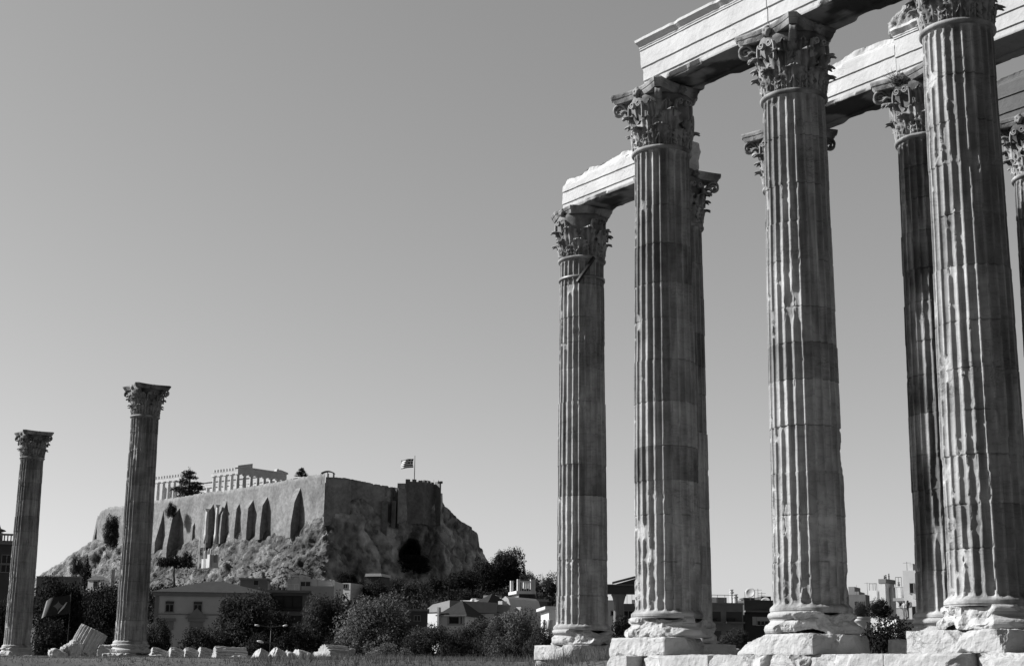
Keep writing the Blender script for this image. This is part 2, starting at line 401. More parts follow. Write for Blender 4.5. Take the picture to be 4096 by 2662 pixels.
def make_base(seed, zoff, wear):
    prof = []
    def torus(zc, rc, hh, rr, n=9):
        for k in range(n):
            a = -math.pi / 2 + math.pi * k / (n - 1); prof.append((rc + rr * math.cos(a), zc + hh * math.sin(a)))
    prof.append((1.12, ZPL + .002)); torus(ZPL + .125, 1.14, .122, .12)
    prof += [(1.12, ZPL + .27), (1.07, ZPL + .30), (1.045, ZPL + .335), (1.06, ZPL + .37), (1.08, ZPL + .385)]
    torus(ZPL + .465, 1.06, .075, .075, 7)
    prof += [(1.06, ZPL + .548), (1.05, ZPL + .56), (1.0, ZPL + .565)]
    n = 200
    zs_ = [q[1] for q in prof]; pr = np.array(prof)
    dn = []
    for (ra, za_), (rb_, zb_) in zip(prof[:-1], prof[1:]):
        m_ = max(1, int(math.hypot(rb_ - ra, zb_ - za_) / .022)); dn += [(ra + (rb_ - ra) * i / m_, za_ + (zb_ - za_) * i / m_) for i in range(m_)]
    prof = dn + [prof[-1]]; pr = np.array(prof); T = np.linspace(0, 2 * math.pi, n, endpoint=False)
    r = np.repeat(pr[:, :1], n, 1); Z = np.repeat(pr[:, 1:], n, 1); TT = np.broadcast_to(T, r.shape)
    P = np.stack([np.cos(TT) * 1.1, np.sin(TT) * 1.1, Z], -1)
    n2 = fbm(P * 6 + seed, seed + 2, 4); n1 = fbm(P * np.array([1.5, 1.5, 2.0]) + seed, seed, 3)
    r = r + .006 * n2
    V = np.stack([r * np.cos(TT), r * np.sin(TT), Z], -1); V0 = V.copy()
    rg = random.Random(seed * 5 + 3)
    for k in range(int(8 + 26 * wear)):
        a_ = rg.uniform(0, 2 * math.pi); zc = rg.uniform(ZPL - .02, ZPL + .58); rc = float(np.interp(zc, pr[:, 1], pr[:, 0])) - rg.uniform(.01, .05 + .13 * wear)
        c_ = np.array([rc * math.cos(a_), rc * math.sin(a_), zc]); n_ = np.array([math.cos(a_ + rg.uniform(-.4, .4)), math.sin(a_ + rg.uniform(-.4, .4)), rg.choice((-.5, 0, .5, .8)) + rg.uniform(-.2, .2)]); n_ /= np.linalg.norm(n_)
        dist = np.linalg.norm(V - c_, axis=-1)
        e_ = (V - c_) @ n_ - .05 * fbm(V * 4 + seed + k, seed + 7, 4) - np.maximum(0, dist - rg.uniform(.18, .3 + .35 * wear)) * .7
        V = V - np.maximum(e_, 0)[..., None] * n_
    bite = np.clip(np.linalg.norm(V - V0, axis=-1) / .06, 0, 1)
    V = V + (bite * .018 * fbm(V * 9, seed + 8, 3))[..., None] * np.array([1, 1, .5])
    V[..., 2] -= zoff
    return V.reshape(-1, 3), grid_faces(len(prof), n, True), np.clip(.95 + .1 * n1 + .14 * bite, .6, 1.2).ravel()

# ---- capital pieces, local z = 0 at the neck
HC = ZT - ZN
AB0 = HC - .27
def bell_r(z):
    z = np.asarray(z, float)
    return .80 + .03 * z + .10 * sst(.95, AB0, z)

def make_leaf(H, W, curl, seed, bend=1.0):
    nt_, ns_ = 26, 21
    t = np.linspace(0, 1, nt_)[:, None]; s = np.linspace(-1, 1, ns_)[None, :]
    rgn = random.Random(seed)
    # spine: up the bell, then rolls outwards and down at the tip
    tc_ = .70
    ang = np.clip((t - tc_) / (1 - tc_), 0, 1) * 2.5 * bend
    R0 = curl
    zs = np.where(t < tc_, t / tc_ * (H - R0), (H - R0) + R0 * np.sin(ang))
    out = np.where(t < tc_, .03 + .06 * (t / tc_) ** 2, .09 + R0 * (1 - np.cos(ang)))
    wid = W * (.66 + .52 * np.sin(np.clip(t * 1.05, 0, 1) * math.pi * .62)) * (1 - .72 * sst(.66, 1.0, t))
    lob = 1 + .24 * np.cos(t * 5 * 2 * math.pi) * (t < .97)
    half = wid * (1 + (lob - 1) * np.abs(s) ** 2)
    x = s * half
    rad = bell_r(np.clip(zs, 0, AB0)) + out
    # ribs and hollows, edges standing forward
    rib = .045 * np.exp(-(s / .11) ** 2) + .020 * np.cos(s * 12.5 * (1 - .3 * t)) * sst(0, .15, t) * sst(1, .85, t)
    rib = rib + .028 * np.cos((t * 5 - np.abs(s) * .9) * 2 * math.pi) * np.abs(s) ** 1.5
    rad = rad + rib + .035 * np.abs(s) ** 2
    x = x + 0 * rad; zs = zs + 0 * rad - .06 * H * np.abs(s) ** 2 * sst(.3, .9, t)
    a = x / (rad + .0)
    Vf = np.stack([rad * np.cos(a), rad * np.sin(a), zs], -1).reshape(-1, 3)
    Vb = np.stack([(rad - .05) * np.cos(a * .97), (rad - .05) * np.sin(a * .97), zs - .02 * sst(.7, 1, t)], -1).reshape(-1, 3)
    n = len(Vf); F1 = grid_faces(nt_, ns_); F2 = F1[:, ::-1] + n
    rim = [r * ns_ for r in range(nt_)] ; rim = list(range(ns_)) + [r * ns_ + ns_ - 1 for r in range(1, nt_)] + list(range(nt_ * ns_ - 2, (nt_ - 1) * ns_ - 1, -1)) + [r * ns_ for r in range(nt_ - 2, 0, -1)]
    F3 = [(rim[i], rim[i] + n, rim[(i + 1) % len(rim)] + n, rim[(i + 1) % len(rim)]) for i in range(len(rim))]
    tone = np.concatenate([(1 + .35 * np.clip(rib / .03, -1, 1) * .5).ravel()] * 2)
    V = np.concatenate([Vf, Vb]); V = V + .012 * np.stack([fbm(V * 6, seed, 2), fbm(V * 6, seed + 1, 2), fbm(V * 6, seed + 2, 2)], -1)
    return V, np.concatenate([F1, F2, np.array(F3)]), np.clip(tone, .6, 1.2)

def sweep(path, wid, thick, frame):
    """path: (n,2) in a plane; wid: across the plane; frame(p2,w)->xyz"""
    p = np.array(path); n = len(p)
    d = np.gradient(p, axis=0); d /= np.linalg.norm(d, axis=1, keepdims=True); nn = np.stack([-d[:, 1], d[:, 0]], 1)
    w_ = np.broadcast_to(wid, (n,)); t_ = np.broadcast_to(thick, (n,))
    V = []
    for i in range(n):
        for a, b in ((-1, -1), (-.55, -.35), (-.55, .35), (-1, 1), (1, 1), (.55, .35), (.55, -.35), (1, -1)):
            q = p[i] + nn[i] * t_[i] / 2 * a
            V.append(frame(q, w_[i] / 2 * b))
    F = []
    for i in range(n - 1):
        for k in range(8): F.append((i * 8 + k, i * 8 + (k + 1) % 8, (i + 1) * 8 + (k + 1) % 8, (i + 1) * 8 + k))
    F.append(tuple(range(7, -1, -1))); F.append(tuple((n - 1) * 8 + k for k in range(8)))
    return np.array(V), F

def spiral_path(p0, p1, c, r0, turns, a0, r1=.03, n=34):
    """stalk from p0 bending to the spiral start, then a spiral inwards (clockwise)"""
    st = np.array([c[0] + r0 * math.cos(a0), c[1] + r0 * math.sin(a0)])
    k = np.linspace(0, 1, 14)[:-1, None]
    p0 = np.array(p0); p1 = np.array(p1)
    stalk = (1 - k) ** 2 * p0 + 2 * k * (1 - k) * p1 + k ** 2 * st
    s_ = np.linspace(0, 1, n); a = a0 - s_ * turns * 2 * math.pi; r = r0 + (r1 - r0) * s_ ** .8
    return np.concatenate([stalk, np.stack([c[0] + r * np.cos(a), c[1] + r * np.sin(a)], 1)])

# shared carved pieces
LEAF1 = [make_leaf(.69, .30, .12, 11), make_leaf(.66, .29, .09, 12, .8), make_leaf(.58, .27, .06, 13, .5)]
LEAF2 = [make_leaf(1.16, .30, .14, 21), make_leaf(1.12, .30, .10, 22, .85), make_leaf(.98, .28, .07, 23, .5)]
LEAF3 = [make_leaf(1.42, .16, .12, 31, 1.0)]
def make_meshes(lst, nm):
    out = []
    for V, F, t in lst:
        o = mk(nm, V, F, M['carved'], smooth=True, tone=t); out.append(o.data); bpy.data.objects.remove(o)
    return out
ME1, ME2, ME3 = make_meshes(LEAF1, 'lower_leaf'), make_meshes(LEAF2, 'upper_leaf'), make_meshes(LEAF3, 'volute_leaf')
vp = spiral_path((.86, .90), (1.0, 1.58), (1.28, AB0 - .21), .20, 1.6, math.radians(100))
VOLV = sweep(vp, np.linspace(.22, .13, len(vp)), np.linspace(.09, .055, len(vp)), lambda q, ww: (q[0], ww, q[1]))
hp = spiral_path((.30, .90), (.34, 1.34), (.145, AB0 - .27), .115, 1.5, math.radians(20))
hp[:, 0] = hp[:, 0]
_hv = sweep(hp, .10, .045, lambda q, ww: (1.0 + ww + .03 * (q[1] - 1.0), q[0], q[1]))
HELV = (np.concatenate([_hv[0], _hv[0] * np.array([1, -1, 1])]), _hv[1] + [tuple(i + len(_hv[0]) for i in f[::-1]) for f in _hv[1]])
one = lambda V: np.full(len(V), 1.0)
MEV = make_meshes([(VOLV[0], VOLV[1], one(VOLV[0]))], 'volute')[0]
MEH = make_meshes([(HELV[0], HELV[1], one(HELV[0]))], 'helix')[0]

def inst(name, me, parent, rotz):
    o = bpy.data.objects.new(name, me); C.objects.link(o); o.parent = parent; o.rotation_euler = (0, 0, rotz); return o

def make_abacus(seed, broken):
    """concave-sided slab with cut corners; broken: list of corner indices snapped off"""
    out = []
    Rc = 1.56; cut = .11
    for k in range(4):
        a0 = math.pi / 4 + k * math.pi / 2
        cpos = Rc * np.array([math.cos(a0), math.sin(a0)]); tang = np.array([-math.sin(a0), math.cos(a0)])
        p = cpos + tang * cut
        q = Rc * np.array([math.cos(a0 + math.pi / 2), math.sin(a0 + math.pi / 2)]) - np.array([-math.sin(a0 + math.pi / 2), math.cos(a0 + math.pi / 2)]) * cut
        mid = (p + q) / 2; nrm = mid / np.linalg.norm(mid)
        for s_ in np.linspace(0, 1, 22):
            pt = p + (q - p) * s_ - nrm * .20 * math.sin(math.pi * s_)
            if .44 < s_ < .56: pt = pt + nrm * .0
            out.append(pt)
    o2 = np.array(out); n = len(o2)
    for k in broken:
        a0 = math.pi / 4 + k * math.pi / 2; dv = np.array([math.cos(a0 + .2), math.sin(a0 + .2)])
        e = o2 @ dv - (1.12 + .05 * np.array([vn(np.array([x * 4, y * 4, seed]), seed) for x, y in o2]))
        o2 = o2 - np.maximum(e, 0)[:, None] * dv
    rows = []
    for z, k in ((0, .90), (.02, .91), (.09, .94), (.14, .955), (.15, .975), (.18, .985), (.23, 1.0), (.27, 1.0)):
        q = o2 * k
        rows.append(np.concatenate([q, np.full((n, 1), AB0 + z)], 1))
    V = np.array(rows); V = V + .018 * fbm(V * 3.5 + seed, seed, 4)[..., None] * np.array([1, 1, .2])
    V = V.reshape(-1, 3); F = grid_faces(len(rows), n, True).tolist()
    F.append(list(range(n))[::-1]); F.append([(len(rows) - 1) * n + k for k in range(n)])
    return V, F, np.clip(1.05 + .1 * fbm(V * 2, seed, 2), .8, 1.2)

def column(key, label, seed, zp=ZS, step=.052, damage=1.0, tones=(), crust=.5, bwear=.2, plinth=None, broken=(), lost_vol=(), lost_leaf=.12, plabel=None, group='marble temple columns', ctone=1.0):
    p = POS[key]
    t = thing('temple_column', (p[0], p[1], zp), label, 'column', group, ROT)
    pl = dict(sx=2.5, sy=2.5, rnd=.045, rough=.022, cuts=())
    if plinth: pl.update(plinth)
    V, F, tn = rbox(pl['sx'], pl['sy'], ZPL - zp + .03, .05, seed + 40, pl['rnd'], pl['rough'], pl['cuts'], .05, .45)
    o = mk('plinth', V, F, M['block'], t, False, tn, (0, 0, -.03))
    if plabel: o['label'] = plabel
    V, F, tn = make_base(seed + 60, zp, bwear); mk('column_base', V, F, M['block'], t, False, tn)
    V, F, tn = make_shaft(seed, step, damage, tones, zp, crust=crust); mk('shaft', V, F, M['shaft'], t, True, tn)
    # neck ring
    m = MB(); m.lathe([(RT - .02, ZN - .075 - zp), (RT + .055, ZN - .06 - zp), (RT + .085, ZN - .02 - zp), (RT + .085, ZN + .02 - zp), (RT + .055, ZN + .055 - zp), (RT + .0, ZN + .065 - zp), (RT - .06, ZN + .066 - zp)], 64, cap=False)
    V = np.array(m.v); V = V + .010 * fbm(V * 4 + seed, seed, 3)[:, None] * np.array([1, 1, .6])
    mk('neck_ring', V, m.f, M['carved'], t, True, np.full(len(V), 1.15))
    # capital: bell with its carved pieces
    m = MB(); m.lathe([(float(bell_r(z)), z) for z in np.linspace(-.02, AB0 + .01, 14)], 48)
    cap = mk('capital', m.v, m.f, M['carved'], t, True, np.full(len(m.v), .6 * ctone), (0, 0, ZN - zp))  # bell toned darker to paint in the shade of the hollows
    rg = random.Random(seed * 7 + 1)
    for k in range(8):
        a = k * math.pi / 4
        inst('acanthus_leaf', ME1[0 if rg.random() > lost_leaf * 2 else rg.choice((1, 2))], cap, a)
    for k in range(8):
        a = (k + .5) * math.pi / 4
        inst('acanthus_leaf', ME2[0 if rg.random() > lost_leaf * 2 else rg.choice((1, 2))], cap, a)
    for k in range(4):
        a = math.pi / 4 + k * math.pi / 2
        if k not in lost_vol:
            inst('volute', MEV, cap, a)
            for sg in (-1, 1): inst('volute_leaf', ME3[0], cap, a + sg * .23)
        inst('helix', MEH, cap, k * math.pi / 2)
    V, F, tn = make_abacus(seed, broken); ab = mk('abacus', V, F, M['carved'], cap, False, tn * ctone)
    for k in range(4):
        a = k * math.pi / 2
        m = MB(); m.lathe([(.02, -.02), (.10, .0), (.15, .05), (.16, .11), (.12, .17), (.05, .19), (.02, .15)], 16)
        V = np.array(m.v); an_ = np.arctan2(V[:, 1], V[:, 0]); V[:, :2] *= (1 + .22 * np.cos(an_ * 5))[:, None]; V = V + .02 * fbm(V * 8 + seed + k, seed, 2)[:, None]
        V = np.stack([V[:, 2] + .88, V[:, 0] * .9, V[:, 1] * .9 + AB0 + .13], -1)
        mk('fleuron', V, m.f, M['carved'], cap, True, np.full(len(V), 1.0), None, a)
    return t

colC1 = column('C1', 'tall fluted column with an iron strap and diagonal brace below its capital', 1, damage=.9, tones=((6.9, 1, .55),), crust=.6, bwear=.38, broken=(1, 2, 3), lost_vol=(1, 2, 3),
               plinth=dict(cuts=(((-1.25, -1.05, .35), (-.6, -.8, .2)),)))
colC2 = column('C2', 'fluted column with a badly broken base under the left end of the upper beam', 2, damage=1.0, tones=((12.0, 1, .62), (6.2, 1, .55), (7.4, 1, 1.1)), crust=.7, bwear=.4, broken=(3,), lost_vol=(3, 0),
               plinth=dict(sx=2.35, sy=2.35, rnd=.07, cuts=(((.3, -1.0, .1), (.45, -.85, .55)), ((1.0, .2, .2), (.9, -.1, .5)))))
colC3 = column('C3', 'fluted column carrying the middle of the upper beam on an intact scrolled capital', 3, damage=.95, tones=((9.5, 1, 1.1), (8.4, 1, .66), (4.6, 1, .85)), crust=.75, bwear=.3, broken=(3,), lost_vol=(3,),
               plinth=dict(sx=2.75, sy=2.6, rnd=.045, cuts=(((.2, -1.28, .3), (.5, -1, .25)),)))
colCR = column('CR', 'nearest and largest column whose capital is cut by the top of the photo', 4, damage=.85, tones=((9.8, 1, .85),), crust=.6, bwear=.5,
               plinth=dict(sx=2.8, sy=2.6, rnd=.06, cuts=(((-.2, -1.25, .3), (.3, -1, .12)),)))
colB1 = column('B1', 'column mostly hidden directly behind the column with the broken base', 5, damage=.8, crust=.7, bwear=.6, broken=(2,), step=.11)
colB2 = column('B2', 'column hidden behind the middle column with only its capital sides showing', 6, damage=.8, crust=.5, step=.11)
colB3 = column('B3', 'dark weathered column just left of and behind the nearest column', 7, damage=.6, tones=((12.5, 1, .6), (11.3, 1, .5), (10.2, 1, .45), (9.2, 1, .5), (8.2, 1, .42), (7.2, 1, .62), (6.0, 1, .5)), crust=1.0, bwear=.5, step=.09)
colB4 = column('B4', 'column outside the right edge that carries the rear beam', 8, crust=.5, step=.2)
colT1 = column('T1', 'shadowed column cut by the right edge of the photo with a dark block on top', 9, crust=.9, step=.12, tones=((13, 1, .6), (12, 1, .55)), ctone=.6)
colL2 = column('L2', 'taller of the two lone columns standing apart on the left', 10, zp=.45, step=.14, damage=.8, tones=((14.6, 1, .7), (11.5, 1, .78), (7.5, 1, .8)), crust=.45, group='lone columns')
colL1 = column('L1', 'smaller lone column at the far left edge of the photo', 11, zp=.35, step=.14, damage=.7, tones=((10, 1, .78),), crust=.45, group='lone columns')

# iron strap and brace on the far column
m = MB(); zz = ZN - .80 - ZS
m.lathe([(.855, zz), (.885, zz), (.885, zz + .10), (.855, zz + .10)], 48, cap=False); m.build('iron_strap', M['metal'], colC1, True)
vdir = np.array([-POS['C1'][0], -POS['C1'][1]]); va = math.atan2(vdir[1], vdir[0]) - ROT
m = MB()
for i in range(10):
    k0, k1 = i / 10, (i + 1) / 10
    def bp(k): return ((.90) * math.cos(va + .52 - .70 * k), .90 * math.sin(va + .52 - .70 * k), ZN - .03 - ZS - .98 * k)
    m.tube(bp(k0), bp(k1), .085, .085, 6)
m.build('brace', M['darkmetal'], colC1)

# ------------------------------------------------------------------ architraves
def beam(pa, pb, za, H, label, seed, top=None, crown=True, ends=(.10, .10), half=.80, tonev=1.0, ext=(0, 0)):
    pa = np.array(pa); pb = np.array(pb); d = pb - pa; L0 = np.linalg.norm(d); d = d / L0
    fr = np.array([-Vd[0], -Vd[1]])
    def sub(a, b, st=.06):
        n = max(1, int(np.hypot(b[0] - a[0], b[1] - a[1]) / st)); return [(a[0] + (b[0] - a[0]) * i / n, a[1] + (b[1] - a[1]) * i / n) for i in range(n)]
    h = half
    if crown: side = [(h - .06, 0), (h - .06, .15 * H), (h - .02, .155 * H), (h - .02, .43 * H), (h + .02, .435 * H), (h + .02, .80 * H), (h + .05, .803 * H), (h + .05, .825 * H), (h + .075, .845 * H), (h + .075, .865 * H), (h + .215, .945 * H), (h + .215, 1.0 * H)]
    else: side = [(h - .05, 0), (h - .05, .19 * H), (h - .01, .195 * H), (h - .01, .52 * H), (h + .03, .525 * H), (h + .03, 1.0 * H)]
    ring = []
    for a, b in zip(side[:-1], side[1:]): ring += sub(a, b)
    top_l = [side[-1], (-side[-1][0], side[-1][1])]; ring += sub(*top_l, .12)
    back = [(-a, b) for a, b in side][::-1]
    for a, b in zip(back[:-1], back[1:]): ring += sub(a, b, .12)
    ring += sub((-side[0][0], 0), (-.38, 0)) + sub((-.38, .0), (-.36, .05)) + sub((-.36, .05), (.36, .05), .1) + sub((.36, .05), (.38, 0)) + sub((.38, 0), side[0])
    ring = np.array(ring); n = len(ring)
    ss = np.arange(-ext[0], L0 + ext[1] + .04, .07); ns = len(ss)
    S, A = np.meshgrid(ss, ring[:, 0], indexing='ij'); Z = np.broadcast_to(ring[:, 1], S.shape).copy(); A = A.copy(); S = S.copy()
    P = np.stack([S, A, Z], -1)
    rough = np.zeros_like(S)
    if top is not None:
        tp = np.interp(S, [q[0] for q in top], [q[1] for q in top]) * H
        tp = tp + .065 * fbm(np.stack([S * 1.6, A * 1.2, S * 0 + seed], -1), seed, 4) * (tp < .99 * H)
        over = Z - tp
        rough = sst(-.30, .0, over)
        Z = np.minimum(Z, tp)
        lim = h + .01 - .10 * sst(-.5 * H, .05, over) * (np.abs(A) > .3) + .05 * fbm(P * 2.4, seed + 2, 4) * rough
        A = A + (np.sign(A) * np.minimum(np.abs(A), lim) - A) * sst(0, .35, rough)
    f1 = fbm(P * 2.2 + seed, seed + 4, 4)
    # chipped lower and upper edges
    eb = np.exp(-((np.abs(np.abs(A) - h + .04)) / .12) ** 2) * np.exp(-(Z / .10) ** 2)
    ch = sst(.15, .8, fbm(np.stack([S * 1.4, A * .5, S * 0 + seed], -1), seed + 6, 3))
    A = A - np.sign(A) * eb * ch * .10; Z = Z + eb * ch * .10
    if crown:
        et = np.exp(-((Z - H) / .2) ** 2) * (np.abs(A) > h + .03)
        ch = sst(.35, .9, fbm(np.stack([S * 1.1, A * .2, S * 0 + seed + 3], -1), seed + 7, 3))
        A = A - np.sign(A) * et * ch * .07
    A = A + np.sign(A) * (.005 * f1 * (1 + 8 * rough) + .004 * fbm(P * 8, seed + 5, 2)); Z = Z + .004 * f1
    # ragged ends
    for sgn, amt, s0 in ((1, ends[0], ss[0]), (-1, ends[1], ss[-1])):
        near = np.exp(-np.abs(S - s0) / .15)
        S = S + sgn * near * amt * (1 + fbm(np.stack([A * 1.8, Z * 1.8, S * 0 + seed], -1), seed + 8 + sgn, 4))
    ang0 = math.atan2(fr[1], fr[0]) 
    X = d[0] * S + fr[0] * A; Yw = d[1] * S + fr[1] * A
    V = np.stack([X, Yw, Z], -1).reshape(-1, 3)
    F = grid_faces(ns, n, True)
    if np.cross(np.append(d, 0), np.append(fr, 0))[2] > 0: F = F[:, ::-1]
    F = F.tolist()
    # end caps: rings shrinking to the middle
    vv = [V]; base = len(V)
    for e, idx in ((0, 0), (1, ns - 1)):
        rg0 = V[idx * n:(idx + 1) * n]; cen = rg0.mean(0); prev = np.arange(idx * n, (idx + 1) * n)
        for k in (.82, .55, .25):
            q = cen + (rg0 - cen) * k
            dd = np.append(d, 0) * (-1 if e == 0 else 1)
            q = q + dd * (.06 * fbm(q * 2.5 + seed, seed + 12, 4))[:, None]
            cur = np.arange(base, base + n); vv.append(q); base += n
            F += np.stack([prev, np.roll(prev, -1), np.roll(cur, -1), cur], 1).tolist()
            prev = cur
        vv.append(cen[None]); F += [[int(prev[i]), int(prev[(i + 1) % n]), base] for i in range(n)]; base += 1
    V = np.concatenate(vv)
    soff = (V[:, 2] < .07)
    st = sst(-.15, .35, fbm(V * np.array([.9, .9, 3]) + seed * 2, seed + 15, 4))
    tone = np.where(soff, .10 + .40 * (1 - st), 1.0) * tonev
    tone = tone * (.97 + .07 * fbm(V * 1.2, seed + 16, 3))
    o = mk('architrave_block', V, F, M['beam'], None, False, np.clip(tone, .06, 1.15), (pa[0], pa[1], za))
    me = o.data
    return tag(o, label, 'stone beam', 'marble beams across the columns')

mid = POS['C3'] + .12 * U
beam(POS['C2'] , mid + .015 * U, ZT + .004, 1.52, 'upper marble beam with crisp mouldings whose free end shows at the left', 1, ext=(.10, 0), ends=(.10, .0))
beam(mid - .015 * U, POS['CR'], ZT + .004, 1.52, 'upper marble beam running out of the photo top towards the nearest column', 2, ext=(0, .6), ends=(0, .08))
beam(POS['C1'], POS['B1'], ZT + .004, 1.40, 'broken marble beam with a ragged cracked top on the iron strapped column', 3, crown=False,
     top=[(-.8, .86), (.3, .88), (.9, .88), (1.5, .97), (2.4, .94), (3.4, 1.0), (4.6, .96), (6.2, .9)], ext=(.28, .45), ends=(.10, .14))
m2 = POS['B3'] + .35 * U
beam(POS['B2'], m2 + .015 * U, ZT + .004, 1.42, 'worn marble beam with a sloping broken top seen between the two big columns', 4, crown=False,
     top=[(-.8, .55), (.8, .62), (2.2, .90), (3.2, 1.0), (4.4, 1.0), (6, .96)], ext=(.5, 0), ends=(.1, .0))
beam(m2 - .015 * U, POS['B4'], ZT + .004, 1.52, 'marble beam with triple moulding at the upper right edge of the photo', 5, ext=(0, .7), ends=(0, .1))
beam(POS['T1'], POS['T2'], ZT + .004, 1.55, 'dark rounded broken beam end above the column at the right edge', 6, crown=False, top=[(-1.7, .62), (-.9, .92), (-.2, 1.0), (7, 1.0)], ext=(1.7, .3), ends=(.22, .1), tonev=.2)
column('T2', 'column beyond the right edge that carries the dark beam', 12, crust=.5, step=.25)

def upoint(key, du, dv): return POS[key] + du * U + dv * Vd
# rubble remnant on the rear beam
p = upoint('B3', .15, -.35)
V, F, tn = rbox(.8, 1.0, 1.05, .05, 71, .26, .09, (((-.1, .3, .75), (-.3, .6, .7)),), .12)
tag(mk('rubble_masonry', V, F, stone('rubble', .12, .42, 5, .9, 7, bdist=.12), None, True, tn, (p[0], p[1], ZT + 1.40), ROT), 'lump of rubble masonry left standing on the rear beam', 'masonry')
p = upoint('B3', -.75, .1)
V, F, tn = rbox(1.3, .9, 1.0, .07, 72, .10, .03, (((0, .2, .8), (0, .7, .6)),))
tag(mk('frieze_block', V, F, M['block'], None, True, tn, (p[0], p[1], ZT + 1.51), ROT), 'smooth broken block beside the rubble on the rear beam', 'stone block')

# ------------------------------------------------------------------ stylobate and loose blocks under the columns
start = upoint('C2', 1.35, -.15)
seg = [1.55, 1.25, 2.0, 1.9, 1.35, 1.0, 1.55, 2.2, 1.9]
looks = ['step block at the left end of the front row, under the broken base', 'short split step block right of the broken base', 'rounded step block just before the middle column plinth',
         'step block beneath the middle column plinth with a deep hole', 'step block with a round worn hollow right of the middle column', 'small cracked step block between the last two columns', 'step block with a leaning crack before the nearest column',
         'long step block under the nearest column plinth', 'step block with a dark notch at the right edge']
s = 0
for i, (ln, lb) in enumerate(zip(seg, looks)):
    p = start - U * (s + ln / 2); s += ln
    cuts = ()
    if i == 1: cuts = (((-1.45, .1, .3), (-1, .35, .3)),)
    if i == 4: cuts = (((-1.42, .0, .2), (-1, .2, -.4)),)
    if i == 5: cuts = (((-1.4, -.2, .5), (-1, -.3, .5)),)
    if i == 8: cuts = (((-1.42, .5, .3), (-1, .6, .1)),)
    V, F, tn = rbox(3.1, ln - .012, 1.5, .06, 80 + i, .03 + .03 * (i % 3 == 2), .018, cuts, .05, .3)
    tag(mk('step_block', V, F, M['block'], None, False, tn, (p[0], p[1], ZS - 1.5 - .03 + .006 * (i % 3)), ROT), 'pale marble ' + lb, 'stone block', 'step blocks under the front row')
for key, lab in (('C1', ('pale foundation block under the left corner of the iron strapped column', 'narrow foundation block beside it under the iron strapped column')),):
    for i, (du, dv, a, b) in enumerate(((.72, -.6, 1.25, 1.1), (-.55, -.62, 1.25, 1.35))):
        p = upoint(key, du, dv)
        V, F, tn = rbox(a, b, .8, .07, 95 + i, .10, .03)
        tag(mk('foundation_block', V, F, M['block'], None, False, tn * .92, (p[0], p[1], ZS - .84), ROT), lab[i], 'stone block', 'foundation blocks')
for key in ('B1', 'B2', 'B3', 'B4', 'T1', 'T2'):
    p = POS[key]
    V, F, tn = rbox(3.0, 3.0, 1.2, .12, 100 + ord(key[1]), .10, .03)
    lb = dict(B1='foundation slab behind the broken base column', B2='foundation slab behind the middle column', B3='foundation slab under the dark weathered column', B4='foundation slab of the rear row beyond the right edge', T1='foundation slab of the back row behind the nearest column', T2='foundation slab of the back row beyond the right edge')[key]
    tag(mk('foundation_slab', V, F, M['block'], None, True, tn * .8, (p[0], p[1], ZS - 1.22), ROT), 'weathered ' + lb, 'stone block', 'foundation slabs')
# ------------------------------------------------------------------ ground
def ground_z(X, Y):
    # low in front of the temple, a bank up to the temple terrace, a dip behind it, then rising towards the rock
    cr = (X - POS['C2'][0]) * (-Vd[0]) + (Y - POS['C2'][1]) * (-Vd[1])        # + = in front of the front row
    front = sst(2.2, .6, cr) * sst(-3, 2.5, X)
    left = sst(54, 59, Y)
    k = np.maximum(left, front)
    z = -1.7 + 2.2 * k
    z = z + .18 * sst(60, 80, Y) * sst(0, -6, X) - .75 * sst(91, 98, Y) * sst(2, -8, X)
    z = z + .05 * fbm(np.stack([X * .5, Y * .5, X * 0], -1), 3, 3)
    hill = np.exp(-((X + 60 + .0 * Y) / 190) ** 2)
    z = z + 1.5 * sst(150, 260, Y) + hill * 22 * sst(190, 520, Y)
    return z
ys = np.concatenate([np.arange(-40, 30, 6), np.arange(30, 120, .8), np.arange(120, 600, 8), np.array([640, 750, 950, 1300, 2000, 3500, 6000])])
xs = np.concatenate([np.array([-6000, -3000, -1500, -800, -500]), np.arange(-350, -60, 10), np.arange(-60, 40, 1.0), np.arange(40, 300, 12), np.array([500, 1000, 2500, 6000])])
YY, XX = np.meshgrid(ys, xs, indexing='ij')
V = np.stack([XX, YY, ground_z(XX, YY)], -1)
tag(mk('ground', V.reshape(-1, 3), grid_faces(len(ys), len(xs)), M['ground'], None, True), kind='structure')

# ------------------------------------------------------------------ acropolis rock
D = 4096 / 2380.0                                # the outlines below were read off a 2380 px wide view
# top edge of the rock = foot of the walls: (x, y, distance)
SW0 = at(757 * D, 1190 * D, 580)[:2]; SW1 = at(235 * D, 1245 * D, 712)[:2]
def swall_Y(px):
    """distance of the south wall at a photo column"""
    lo, hi = 0.0, 1.25
    for _ in range(30):
        k = (lo + hi) / 2; q = SW0 + (SW1 - SW0) * k
        x = at(px, 2050, q[1])[0]
        if x < q[0]: lo = k
        else: hi = k
    return (SW0 + (SW1 - SW0) * k)[1]
def ewall_Y(xd): return float(np.interp(xd, [757, 890, 1027, 1135], [580, 592, 612, 650]))
rim = [(60, 1352), (95, 1335), (140, 1306), (180, 1278), (205, 1262), (222, 1247), (255, 1255), (300, 1256), (366, 1259), (402, 1271), (452, 1247), (488, 1244), (521, 1235), (552, 1231), (582, 1226), (615, 1225), (650, 1222), (690, 1218), (720, 1203), (757, 1190),
       (785, 1174), (808, 1161), (843, 1158), (867, 1182), (888, 1206), (914, 1219), (935, 1214), (960, 1200), (986, 1178), (1010, 1168), (1026, 1162), (1033, 1175), (1048, 1187), (1062, 1202), (1084, 1218), (1096, 1226), (1111, 1240), (1115, 1268), (1129, 1290), (1136, 1320), (1160, 1352)]
